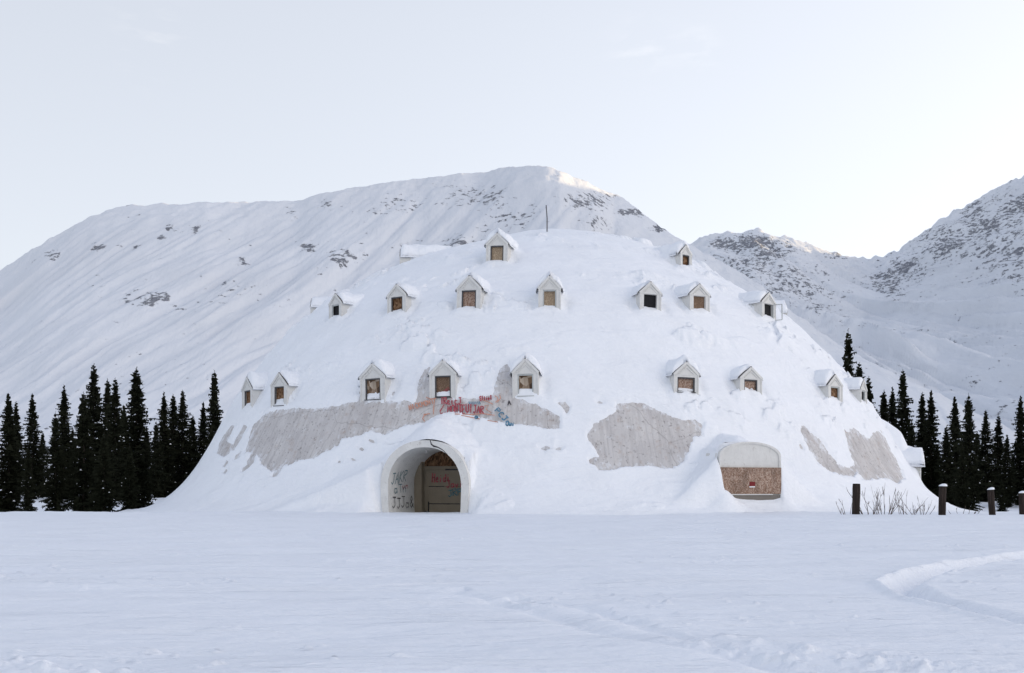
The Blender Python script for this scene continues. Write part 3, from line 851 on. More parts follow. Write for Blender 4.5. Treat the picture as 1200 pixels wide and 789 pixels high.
# ------------------------------------------------------------------ hand-painted letters
G = {
 'R': [[(0,0),(0,1),(.45,.95),(.5,.7),(.05,.5),(.55,0)]], 'E': [[(.5,.98),(0,1),(.03,.5),(.4,.52)],[(.03,.5),(0,0),(.52,.02)]],
 'I': [[(.2,0),(.22,1)]], 'C': [[(.5,.85),(.25,1),(0,.6),(.05,.2),(.3,0),(.52,.15)]], 'J': [[(.1,1),(.6,1)],[(.4,1),(.42,.25),(.2,0),(0,.2)]],
 'M': [[(0,0),(.08,1),(.3,.4),(.52,1),(.6,0)]], 'O': [[(.3,1),(.03,.75),(.03,.25),(.3,0),(.55,.3),(.52,.8),(.3,1)]], 'N': [[(0,0),(.05,1),(.45,0),(.5,1)]],
 'T': [[(0,1),(.6,.97)],[(.3,1),(.32,0)]], 'U': [[(0,1),(.03,.2),(.25,0),(.48,.2),(.5,1)]], 'A': [[(0,0),(.28,1),(.55,0)],[(.12,.4),(.45,.4)]],
 'P': [[(0,0),(.02,1),(.45,.95),(.48,.6),(.05,.5)]], 'Q': [[(.3,1),(0,.6),(.1,.1),(.45,.05),(.55,.6),(.3,1)],[(.35,.3),(.6,-.1)]],
 'H': [[(0,-.05),(.05,1.05)],[(.02,.5),(.45,.55)],[(.42,-.05),(.48,1)]], 'K': [[(0,0),(.03,1)],[(.5,1),(.05,.5),(.55,0)]], 'L': [[(0,1),(.03,0),(.5,.05)]],
 'e': [[(0,.3),(.4,.38),(.3,.6),(.05,.5),(.02,.15),(.25,0),(.45,.12)]], 'i': [[(.15,0),(.17,.55)],[(.16,.75),(.2,.82)]],
 'd': [[(.4,.5),(.1,.55),(0,.25),(.15,0),(.4,.2)],[(.42,1),(.42,0)]], 'u': [[(0,.6),(.05,.1),(.3,0),(.42,.3),(.42,.6),(.44,0)]],
 'n': [[(0,0),(.02,.6)],[(.02,.4),(.25,.6),(.42,.4),(.43,0)]], 'c': [[(.42,.5),(.15,.6),(.02,.3),(.15,0),(.42,.08)]], 'h': [[(0,0),(.03,1)],[(.02,.4),(.25,.6),(.42,.4),(.43,0)]],
 'a': [[(.4,.5),(.1,.55),(0,.25),(.15,0),(.4,.2)],[(.42,.6),(.44,0)]], 'v': [[(0,.6),(.2,0),(.4,.62)]], '&': [[(.55,0),(.1,.75),(.3,1),(.42,.75),(0,.25),(.2,0),(.55,.35)]],
 'o': [[(.2,.6),(0,.3),(.2,0),(.42,.3),(.2,.6)]], 't': [[(.2,1),(.22,.05),(.4,0)],[(0,.65),(.42,.66)]], 'l': [[(.15,0),(.17,1)]], ' ': [],
}
def text_strokes(txt, x0, y0, x1, y1, h, up=-1):
    """baseline from (x0,y0) to (x1,y1); up=-1 for photo rows, +1 for metres"""
    n = len(txt); ax, ay = (x1 - x0) / n, (y1 - y0) / n
    L = math.hypot(ax, ay); ux, uy = ax / L, ay / L
    vx, vy = (-uy * up, ux * up)
    res = []
    for i, ch in enumerate(txt):
        hh = h * random.uniform(.88, 1.12); jy = random.uniform(-.06, .06) * h
        for st in G[ch]:
            pts = []
            for k in range(len(st) - 1):
                (a, b), (c, d) = st[k], st[k + 1]
                for m_ in range(3):
                    f = m_ / 3; pts.append((a + (c - a) * f, b + (d - b) * f))
            pts.append(st[-1])
            res.append([(x0 + ax * i + ux * u * L * 1.45 + vx * (v_ * hh + jy), y0 + ay * i + uy * u * L * 1.45 + vy * (v_ * hh + jy)) for u, v_ in pts])
    return res

_gcache = {}
def on_dome(px_, py_):
    p = hit(px_, py_)
    rr_ = math.hypot(p[0] - X0, p[1] - DC); k = (rr_ + 0.10) / rr_
    return ((p[0] - X0) * k, (p[1] - DC) * k, p[2] + 0.10)
def graffiti(strokes, w, mat, label, parent=building, f=on_dome):
    mb = MB()
    for s in strokes: ribbon(mb, s, w, f)
    o = mb.build('graffiti', M[mat], parent)
    tag(o, label)
    return o
graffiti(text_strokes('ReicJ', 521, 476.5, 542, 475.5, 8.5), 1.5, 'spray_red', 'short red word below the dormer')
graffiti(text_strokes('MONTEUIJAR', 525, 486, 568, 486.5, 9.5) + [[(518.5, 468), (518.6, 476)], [(521, 477), (516.5, 484), (517, 487), (523, 485.5)]], 1.5, 'spray_red', 'long crimson word across the wall above the entrance')
graffiti(text_strokes('NICKMONT', 481, 483, 510, 475, 6) + [[(500, 468), (506, 470), (512, 469)], [(510, 470), (509, 480), (508.5, 488)], [(503, 487), (498, 489), (496, 493), (498.5, 496)], [(497, 488), (505, 487)]], 1.2, 'spray_orange', 'faded orange word at the left of the wall')
graffiti(text_strokes('EllioT', 563, 471.5, 577, 471, 5), 1.4, 'spray_red', 'small red-orange word near the right dormer')
graffiti([[(580, 466), (583, 468), (584, 471), (581, 474)], [(586, 465), (587, 469), (583, 474)], [(562, 468), (566, 471), (574, 474), (578, 476)], [(568, 478), (573, 477), (570, 482), (576, 486)], [(523, 487), (536, 487.5), (552, 488), (566, 487), (580, 489)], [(541, 489), (556, 492), (572, 495), (584, 497)]], 1.0, 'spray_orange', 'thin orange lines around the writing')
graffiti([[(550 + 1.2 * i, 474.5 + (1.6 if i % 2 else -1.6)) for i in range(12)]], 1.6, 'spray_blue', 'blue scribble')
graffiti(text_strokes('PCJ', 580, 484, 592, 497, 6) , 1.6, 'spray_blue', 'blue letters on a slant')
graffiti(text_strokes('Oui', 593, 501, 604, 502, 6) + text_strokes('a', 557, 493, 562, 493, 5), 1.6, 'spray_blue', 'blue word at the lower right')
graffiti(text_strokes('A', 595.5, 477.5, 600, 477, 6), 1.4, 'spray_black', 'small black letter A')

# ------------------------------------------------------------------ entrance tunnel
def arch_pts(hw, top, cz, zb, n=28, pinch=0.0):
    pts = [(-hw + pinch, zb), (-hw + pinch * 0.35, zb + (cz - zb) * 0.4)]
    for i in range(n + 1):
        a = math.pi - math.pi * i / n
        ca, sa = math.cos(a), math.sin(a)
        pts.append((hw * math.copysign(abs(ca) ** 0.92, ca), cz + (top - cz) * abs(sa) ** 0.92))
    pts += [(hw - pinch * 0.35, zb + (cz - zb) * 0.4), (hw - pinch, zb)]
    return pts
DEP = 4.2
outer = arch_pts(ENT['hw'], ENT['top'], 1.45, -0.5, pinch=0.22)
inner = arch_pts(ENT['hw'] - 0.44, ENT['top'] - 0.38, 1.40, -0.5, pinch=0.10)
# outer[0..]: left side first (x<0 is to the left seen from the camera)
b = MB()
n = len(outer)
def jit(i, s=0.02): return s * float(noise(i * 0.7, 3.1, 0.5))
for i in range(n - 1):
    o0, o1, i0, i1 = outer[i], outer[i + 1], inner[i], inner[i + 1]
    b.poly([(o0[0], -0.15, o0[1]), (o1[0], -0.15, o1[1]), (i1[0], -0.15, i1[1]), (i0[0], -0.15, i0[1])])
    b.poly([(o0[0], -0.15, o0[1]), (o0[0], 2.2, o0[1]), (o1[0], 2.2, o1[1]), (o1[0], -0.15, o1[1])])
    # the barrel inside
    for k in range(6):
        y0, y1 = -0.15 + (DEP + 0.15) * k / 6, -0.15 + (DEP + 0.15) * (k + 1) / 6
        b.poly([(i0[0], y0, i0[1]), (i1[0], y0, i1[1]), (i1[0], y1, i1[1]), (i0[0], y1, i0[1])])
ent = b.build('entrance_arch', M['tunnel'], building, smooth=False)
me = ent.data
bm = bmesh.new(); bm.from_mesh(me); bmesh.ops.remove_doubles(bm, verts=bm.verts[:], dist=0.001); bmesh.ops.recalc_face_normals(bm, faces=bm.faces[:]); bm.to_mesh(me); bm.free()
for p in me.polygons: p.use_smooth = True
md = ent.modifiers.new('edge', 'EDGE_SPLIT'); md.split_angle = R(35)
place(ent, ENT)
tag(ent, 'arched white entrance tunnel with a thick chipped rim')
# rim crack and chips
ck = MB()
ck.tube([(0.35, -0.152, 3.93), (0.42, -0.153, 3.72), (0.55, -0.153, 3.62), (0.8, -0.153, 3.55), (1.05, -0.153, 3.42), (1.35, -0.153, 3.15)], [0.02, 0.035, 0.045, 0.03, 0.022, 0.012], 5)
ck.build('crack', M['spray_black'], ent)
# back wall: frame post, transom of chipboard, door leaves
iw = 2.08
bw = MB()
bw.box(-iw, -1.62, DEP - 0.5, DEP + 0.2, -0.3, 3.5)
bw.box(-1.62, iw, DEP, DEP + 0.2, 0.0, 2.55)
bw.box(-1.62, iw, DEP - 0.05, DEP, 2.42, 2.62)
bw.box(-iw, iw, DEP + 0.12, DEP + 0.25, 2.4, 4.0)
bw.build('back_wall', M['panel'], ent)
tb = MB(); tb.box(-1.62, iw, DEP + 0.02, DEP + 0.06, 2.63, 3.6)
tb.build('transom_board', M['osb_dark'], ent)
dr = MB()
dr.box(-1.30, iw, DEP - 0.09, DEP - 0.04, 0.45, 1.42); dr.box(-1.50, iw, DEP - 0.08, DEP - 0.035, 1.46, 2.40); dr.box(-1.30, iw, DEP - 0.11, DEP - 0.05, -0.1, 0.40)
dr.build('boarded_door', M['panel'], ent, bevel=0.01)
for q_ in ((-1.30, iw, DEP - 0.085, DEP - 0.03, 0.405, 0.445), (-1.315, -0.4, DEP - 0.084, DEP - 0.03, 1.422, 1.457), (-1.36, -1.31, DEP - 0.12, DEP - 0.05, -0.1, 0.55), (-0.3, 0.9, DEP - 0.1, DEP - 0.04, 2.38, 2.46)):
    gp = MB(); gp.box(*q_); gp.build('door_gap', M['spray_black'], ent)
fB = lambda u, v_: (u, DEP - 0.13, v_)
graffiti(text_strokes('Heidi', -1.1, 1.72, 0.05, 1.70, 0.50, up=1), 0.07, 'spray_red', 'dark red name across the boarded door', ent, fB)
graffiti(text_strokes('Zaviv'.replace('Z', 'J'), -0.2, 1.36, 1.15, 1.45, 0.36, up=1), 0.06, 'spray_red', 'red scrawl at the right of the door', ent, fB)
graffiti(text_strokes('JRP', -0.1, 0.85, 0.8, 0.92, 0.42, up=1), 0.06, 'spray_teal', 'teal letters on the lower door board', ent, fB)
def fL(u, v_):       # left wall of the barrel, u = depth from the mouth
    hw, top, cz = ENT['hw'] - 0.44, ENT['top'] - 0.38, 1.40
    if v_ > cz:
        x_ = -hw * (1 - min(0.999, ((v_ - cz) / (top - cz)) ** 2.17)) ** 0.46
    else: x_ = -hw + 0.10 * max(0, min(1, (cz - v_) / 1.9)) * 0.9
    return (x_ + 0.03, u, v_)
graffiti(text_strokes('JAKR', 0.25, 1.55, 2.5, 1.72, 0.6, up=1) + text_strokes('aTn', 0.7, 1.05, 2.6, 1.15, 0.5, up=1), 0.055, 'spray_teal', 'teal letters on the left tunnel wall', ent, fL)
graffiti(text_strokes('vn', 1.9, 1.25, 2.9, 1.35, 0.35, up=1), 0.05, 'spray_red', 'small red mark on the left tunnel wall', ent, fL)
graffiti(text_strokes('JJJa&', 0.3, 0.25, 3.6, 0.18, 0.62, up=1), 0.05, 'spray_black', 'black letters low on the left tunnel wall', ent, fL)

# ------------------------------------------------------------------ arched boarded window on the right
hw = WIN['hw']; zt = WIN['top']; zb_ = WIN['p'][2]
zsp = zt - 0.75
b = MB()
prof = [(-hw, zb_ - 1.5)] + [(-hw * math.cos(math.pi * i / 20), zsp + (zt - zsp) * math.sin(math.pi * i / 20)) for i in range(21)] + [(hw, zb_ - 1.5)]
zmid = zb_ + (589 - 548) * sW
ipr = [(u * 0.94, v_ - 0.10 if v_ > zsp else v_) for u, v_ in prof]
b.poly([(u, 0, v_) for u, v_ in ipr])
for i in range(len(prof) - 1):
    b.poly([(prof[i][0], 0, prof[i][1]), (prof[i+1][0], 0, prof[i+1][1]), (prof[i+1][0], 3.0, prof[i+1][1]), (prof[i][0], 3.0, prof[i][1])])
    b.poly([(prof[i][0], -0.05, prof[i][1]), (prof[i+1][0], -0.05, prof[i+1][1]), (ipr[i+1][0], -0.05, ipr[i+1][1]), (ipr[i][0], -0.05, ipr[i][1])])
    b.poly([(ipr[i][0], -0.05, ipr[i][1]), (ipr[i+1][0], -0.05, ipr[i+1][1]), (ipr[i+1][0], 0, ipr[i+1][1]), (ipr[i][0], 0, ipr[i][1])])
    b.poly([(prof[i][0], -0.05, prof[i][1]), (prof[i+1][0], -0.05, prof[i+1][1]), (prof[i+1][0], 0, prof[i+1][1]), (prof[i][0], 0, prof[i][1])])
aw = b.build('arched_window', M['paint'], building)
place(aw, WIN)
tag(aw, 'large arched window boarded up, low on the right of the dome')
b = MB(); zlow = zb_ + (589 - 579) * sW
b.box(-hw * 0.97, hw * 0.99, -0.11, -0.055, zlow, zmid)
bd = b.build('chipboard', M['osb'], aw)
b = MB(); b.box(-hw * 1.0, hw * 1.0, -0.09, -0.052, zb_ - 1.2, zlow - 0.06)
b.build('footing', M['block'], aw)
b = MB(); b.box(-hw * 0.98, hw * 0.7, -0.14, -0.09, zlow - 0.055, zlow - 0.005)
b.build('sill', M['paint'], aw)
b = MB(); b.box(-0.12, 0.24, -0.125, -0.112, zmid - 1.02, zmid - 0.78)
sg = b.build('sign', M['sign_red'], aw); tag(sg, 'small dark red notice with a white strip')
b = MB(); b.box(-0.12, 0.24, -0.124, -0.112, zmid - 1.09, zmid - 1.023)
b.build('sign_strip', M['sign_white'], aw)

# ------------------------------------------------------------------ side porch on the right edge
b = MB()
hw = POR['hw']; zt = POR['top']
prof = [(-hw, -1.5), (-hw, 2.85), (-hw * 0.8, 3.2), (0, zt), (hw * 0.8, 3.2), (hw, 2.85), (hw, -1.5)]
b.poly([(u, 0, v_) for u, v_ in prof])
for i in range(len(prof) - 1):
    b.poly([(prof[i][0], 0, prof[i][1]), (prof[i+1][0], 0, prof[i+1][1]), (prof[i+1][0], 3.5, prof[i+1][1]), (prof[i][0], 3.5, prof[i][1])])
b.beam((-hw - 0.06, -0.1, 2.86), (-hw - 0.06, 3, 2.86), 0.14, 0.12, 1)
b.beam((-hw - 0.04, 0.05, -1), (-hw - 0.04, 0.05, 2.78), 0.1, 0.1)
po = b.build('side_porch', [M['paint'], M['trim']], building)
place(po, POR)
tag(po, 'snow-laden white porch at the right edge of the dome')
b = MB(); b.box(-hw * 0.7, hw * 0.7, -0.03, 0.03, -0.5, 1.5); b.build('door', M['black'], po)
snow_cap('snow_cap', hw + 0.15, zt + 0.05, 2.95, 3.2, po, th=0.9, seed=5, y0=-0.25)

# mast on the dome
b = MB()
pm = hit(641, 275)
b.tube([(0, 0, -0.8), (0.01, 0, 1.2), (-0.06, 0.02, 2.2)], [0.05, 0.045, 0.04], 8)
b.tube([(-0.12, 0, 2.0), (0.0, 0, 2.0)], [0.02, 0.02], 5)
mst = b.build('mast', M['metal'], building)
mst.location = (pm[0] - X0 + (DC - pm[1]) * 0.0, pm[1] - DC, pm[2])

# ------------------------------------------------------------------ ground
def at(px_, py_): Y = EYE * F / (py_ - HY); return ((px_ - 600) / F * Y, Y)
def seg_dist(x, y, pts):
    best = np.full(x.shape, 1e9); tpos = np.zeros(x.shape); acc = 0
    for (x1, y1), (x2, y2) in zip(pts[:-1], pts[1:]):
        ex, ey = x2 - x1, y2 - y1; L2 = ex * ex + ey * ey; L = math.sqrt(L2)
        t_ = np.clip(((x - x1) * ex + (y - y1) * ey) / L2, 0, 1)
        dx, dy = x - x1 - t_ * ex, y - y1 - t_ * ey
        d = np.hypot(dx, dy); sg = np.sign(ex * dy - ey * dx)
        m = d < np.abs(best)
        best = np.where(m, d * np.where(sg == 0, 1, sg), best); tpos = np.where(m, acc + t_ * L, tpos); acc += L
    return best, tpos
TRACK = [at(*p) for p in ((1330,640),(1260,645),(1200,651),(1160,656),(1120,663),(1085,671),(1062,679),(1055,687),(1070,695),(1098,703),(1136,713),(1186,725),(1266,743),(1346,763))]
TRAIL = [at(*p) for p in ((560,690),(620,705),(700,726),(760,742),(830,753),(900,768),(990,778),(1130,786),(1250,800))]
TRAIL2 = [at(*p) for p in ((-60,760),(0,775),(60,786),(140,795))]
TRAIL3 = [at(*p) for p in ((600,702),(680,712),(760,735),(850,762),(920,790))]
def ground(x, y):
    d = np.hypot(x, y)
    z = 0.08 * fbm(x / 9.0, y / 3.2, 1.0, 3) + 0.10 * fbm(x / 30, y / 18, 2.0, 2) * sstep(5, 25, d) * (1 - sstep(40, 60, d) * 0.8)
    z = z + 0.022 * fbm(x / 2.6 + y * .1, y / 0.7, 3.0, 4, 0.55) * (1 - sstep(45, 90, d))
    # wind-packed ridges
    rd = fbm(x / 5.0 + y * 0.15, y / 0.9, 5.0, 3)
    z = z + 0.035 * np.maximum(0, rd - 0.25) * (d < 60)
    # the lot falls away beyond its edge, left and right of the dome
    dd = np.hypot(x - X0, y - DC)
    edge = y - (55.0 + 1.2 * noise(x / 12, 0 * x, 4.0))
    drop = sstep(0, 7, edge) * 1.05 - sstep(20, 75, edge) * 0.9
    z = z - drop * sstep(13, 22, np.abs(x - X0)) - 0.25 * sstep(0, 6, edge) * (1 - sstep(13, 22, np.abs(x - X0)))
    z = z + np.maximum(0, y - 140) * 0.012 * sstep(140, 300, y) * 1.0
    # edge of the lot is a low ploughed lip
    z = z + 0.05 * np.exp(-((edge + 1.5) / 1.5) ** 2) * (1 + fbm(x / 1.5, y / 1.5, 6.0, 3)) * (np.abs(x) < 60)
    near = (d < 60) & (y > 2)
    if near.any():
        xn, yn = x[near], y[near]
        s, t_ = seg_dist(xn, yn, TRACK)
        a = np.abs(s)
        fd = 1 - 0.7 * sstep(13, 19, t_)
        g = fd * (-0.22 * np.exp(-(a / 0.19) ** 2) + 0.08 * np.exp(-((a - 0.34) / 0.10) ** 2) * np.where(s < 0, 1.0, 0.35) * (1 + 0.2 * noise(xn * 2, yn * 2, 1.0)))
        s2, _ = seg_dist(xn, yn, TRAIL); a2 = np.abs(s2)
        lump = np.maximum(0, fbm(xn / 0.35, yn / 0.22, 2.0, 3, 0.6) - 0.02) * 0.11
        m2 = np.exp(-(a2 / 0.42) ** 2) * sstep(-0.35, 0.25, noise(xn / 1.6, yn / 1.6, 3.3))
        g2 = m2 * lump - 0.05 * np.exp(-((s2 + 0.35) / 0.16) ** 2)
        s3, _ = seg_dist(xn, yn, TRAIL2); g3 = np.exp(-(s3 / 0.3) ** 2) * lump * 0.8
        s4, _ = seg_dist(xn, yn, TRAIL3); g4 = -0.045 * np.exp(-(s4 / 0.14) ** 2)
        # scattered crumbs
        cr = np.maximum(0, noise(xn / 0.22, yn / 0.16, 8.0) - 0.42) * 0.16 * sstep(0.0, 0.4, noise(xn / 5, yn / 1.8, 9.0))
        z[near] += g + g2 + g3 + g4 + cr
    return z
a_f = np.linspace(-R(42), R(42), 1150)
a_b = np.concatenate([np.linspace(R(42), R(318), 70)[1:-1]])
ang = np.concatenate([a_f, a_b])
rad = [0.4, 1.0, 2.0, 3.0, 4.0, 5.0, 6.0]
while rad[-1] < 7000:
    q = rad[-1]; rad.append(q * (1.0058 if q < 75 else (1.03 if q < 400 else 1.12)))
rad = np.array(rad)
A, Rg = np.meshgrid(ang, rad)
gx, gy = (Rg * np.sin(A)).ravel(), (Rg * np.cos(A)).ravel()
gz = ground(gx, gy)
gz[np.hypot(gx, gy) > 900] = np.minimum(gz[np.hypot(gx, gy) > 900], 0) - 3
na = len(ang); i = np.arange((len(rad) - 1) * na).reshape(len(rad) - 1, na); j = np.roll(i, -1, 1)
Fg = np.stack([i, i + na, j + na, j], -1).reshape(-1, 4)
gro = np_mesh('ground', np.stack([gx, gy, gz], 1), Fg, M['snow'])
tag(gro, 'open snow-covered ground with wind ripples and a curved track', None, kind='structure')
if 'category' in gro: del gro['category']
def gh(x_, y_): return float(ground(np.array([float(x_)]), np.array([float(y_)]))[0])

# ------------------------------------------------------------------ mountains
def mountain(name, crest, dist, rows, seed, base_y, base_z=-2, rockspots=(), label='', gully=12.0, slant=0.0, mid=None, crest_rough=2.5, base_rock=0.0, ncol=900, lean=None):
    cp = np.array(crest, float)
    pxs = np.linspace(cp[0, 0], cp[-1, 0], ncol)
    pyc = np.interp(pxs, cp[:, 0], cp[:, 1])
    kk = np.exp(-0.5 * (np.arange(-6, 7) / 2.0) ** 2); kk /= kk.sum()
    pyc = np.convolve(np.pad(pyc, 6, 'edge'), kk, 'valid')
    D = np.interp(pxs, [a for a, b in dist], [b for a, b in dist])
    D = D + 25 * fbm(pxs / 90, pxs * 0 + seed, 0.0, 3)
    zcst = EYE + (HY - pyc) / F * D
    pxr = pxs + np.zeros_like(pxs)
    vs = np.concatenate([np.linspace(0, 1, rows), 1 + np.linspace(0, 1, 14)[1:]])
    V, U = np.meshgrid(vs, np.arange(ncol), indexing='ij')
    PX = pxs[U]
    by = np.interp(PX, [a for a, b in base_y], [b for a, b in base_y])
    Yc = D[U]; Zc = zcst[U]
    Vc = np.clip(V, 0, 1)
    Y = by + (Yc - by) * Vc
    if mid is None:
        prof = 0.80 * Vc + 0.20 * Vc ** 2.2
        Z = base_z + (Zc - base_z) * prof
    else:
        my = np.interp(PX, [a for a, b, c in mid], [b for a, b, c in mid]); mz = np.interp(PX, [a for a, b, c in mid], [EYE + (HY - c) / F * b for a, b, c in mid])
        vm = 0.42
        t0 = np.clip(Vc / vm, 0, 1); t1 = np.clip((Vc - vm) / (1 - vm), 0, 1)
        Y = np.where(Vc < vm, by + (my - by) * t0, my + (Yc - my) * t1)
        Z = np.where(Vc < vm, base_z + (mz - base_z) * t0 ** 1.3, mz + (Zc - mz) * (0.72 * t1 + 0.28 * t1 ** 2))
    X = (PX - 600) / F * Y
    back = np.clip(V - 1, 0, 1)
    Y = Y + back * 900; Z = Z - (back if mid is None else back ** 2) * np.maximum(Zc, 60) * 0.95  # with mid, the back stays high, shaped to block the low sun
    X = X + (PX - 600) / F * back * 500
    # spurs and gullies running down the fall line
    xs = X + slant * (1 - Vc) * (Yc - by)
    fall = np.sin(np.clip(V, 0, 1) * math.pi) ** 0.6
    g = (np.abs(fbm(xs / 120 + seed, Y / 1100, 0.3, 4, 0.5)) * 2 - 0.6) * gully * 0.8 + (np.abs(fbm(xs / 30 + seed, Y / 420, 0.7, 4, 0.55)) - 0.3) * gully * 0.34
    g += fbm(X / 70, Y / 70, Z / 70, 4, 0.5) * gully * 0.14
    Z = Z + g * (0.10 + 0.9 * fall) * np.where(V > 1, 1, sstep(0, 0.12, Vc))
    Z = Z + crest_rough * fbm(X / 22, Y / 22, 0.0, 4, 0.6) * np.exp(-((V - 1) / 0.12) ** 2)
    if lean: X = X + lean * back
    qx, qy = PX, HY - F * (Z - EYE) / Y
    rock = np.full(X.shape, base_rock)
    for (sx, sy, wx, wy, amt) in rockspots:
        rock = np.maximum(rock, amt * np.exp(-((qx - sx) / wx) ** 2 - ((qy - sy) / wy) ** 2)) * (V <= 1.02) + rock * (V > 1.02)
    nr, nc = X.shape
    i = np.arange((nr - 1) * nc).reshape(nr - 1, nc)[:, :-1]
    Fm = np.stack([i, i + 1, i + nc + 1, i + nc], -1).reshape(-1, 4)
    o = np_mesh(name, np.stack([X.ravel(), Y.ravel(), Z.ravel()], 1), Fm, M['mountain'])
    fattr(o, 'rock', rock.ravel())
    tag(o, label, kind='structure')
    return o

C1 = [(-900,470),(-500,430),(-250,385),(-100,345),(0,317),(30,297),(60,279),(90,262),(125,246),(150,241),(180,239),(240,237),(300,236),(345,236),(385,225),(440,217),(475,212),(500,208),(530,205),(560,202),(600,196),(640,195),(652,198),(670,207),(690,214),(712,228),(725,229),(745,243),(765,259),(790,276),(813,289),(850,309),(887,331),(938,372),(982,403),(1050,440),(1120,470),(1220,520),(1400,560)]
S1 = [(180,351,34,13,1.0),(148,355,10,5,.8),(150,345,8,4,.8),(137,378,8,5,.8),(200,268,18,7,.9),(228,267,9,8,.95),(190,280,8,6,.9),(115,290,12,8,.8),(62,300,14,10,.75),(160,290,9,6,.75),(283,303,14,10,.95),(340,250,12,16,.85),(360,290,16,8,.9),(400,300,28,14,.8),(380,240,14,8,.7),(470,240,50,20,.62),(560,230,60,22,.68),(600,255,60,25,.72),(540,285,50,18,.72),(615,282,14,6,.95),(690,235,40,16,.85),(745,248,26,7,1.0),(775,268,20,6,1.05),(720,230,22,5,.9),(700,262,26,16,.7),(480,290,40,15,.62),(260,330,60,15,.5)]
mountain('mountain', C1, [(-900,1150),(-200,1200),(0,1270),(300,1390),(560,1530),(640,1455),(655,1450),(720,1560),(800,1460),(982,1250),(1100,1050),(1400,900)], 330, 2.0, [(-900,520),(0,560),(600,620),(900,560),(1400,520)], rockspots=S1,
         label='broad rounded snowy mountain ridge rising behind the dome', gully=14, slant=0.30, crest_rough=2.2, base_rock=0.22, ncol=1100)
C2 = [(640,330),(740,300),(790,291),(818,281),(826,276),(835,274),(843,276),(852,270),(862,273),(872,272),(885,266),(893,272),(905,279),(918,275),(930,280),(945,286),(960,291),(985,298),(1010,303),(1030,302),(1040,297),(1050,293),(1070,281),(1090,267),(1105,258),(1118,246),(1128,244),(1140,239),(1165,223),(1180,214),(1200,204),(1260,175),(1400,110),(1700,30),(2300,-60),(3400,-260),(5200,-600)]  # crest past the right frame edge is unseen, added to block the sun
S2 = [(890,300,80,40,.74),(930,330,70,40,.72),(870,330,50,40,.7),(1110,280,80,30,.75),(1170,300,60,70,.7),(1060,320,60,25,.76),(885,285,40,16,.95),(850,285,30,12,.9),(900,300,60,25,.85),(930,320,50,30,.72),(985,300,30,8,.8),(905,340,50,22,.75),(1040,330,40,16,.85),(1060,310,30,14,.9),(1100,290,50,30,.85),(1150,260,50,35,.82),(1200,250,60,50,.82),(1045,345,30,10,.8),(1190,300,50,30,.8),(1300,300,100,90,.8),(955,360,26,8,.7)]
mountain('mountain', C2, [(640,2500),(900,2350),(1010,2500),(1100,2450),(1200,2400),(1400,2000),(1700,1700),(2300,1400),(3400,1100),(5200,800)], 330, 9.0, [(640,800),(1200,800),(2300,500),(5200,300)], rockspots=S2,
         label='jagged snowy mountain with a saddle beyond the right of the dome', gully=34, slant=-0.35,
         mid=[(640,1300,440),(900,1300,432),(1010,1400,422),(1100,1400,430),(1200,1300,425),(1400,1100,400),(2300,850,330),(5200,500,150)], crest_rough=7, base_rock=0.34, ncol=1500)

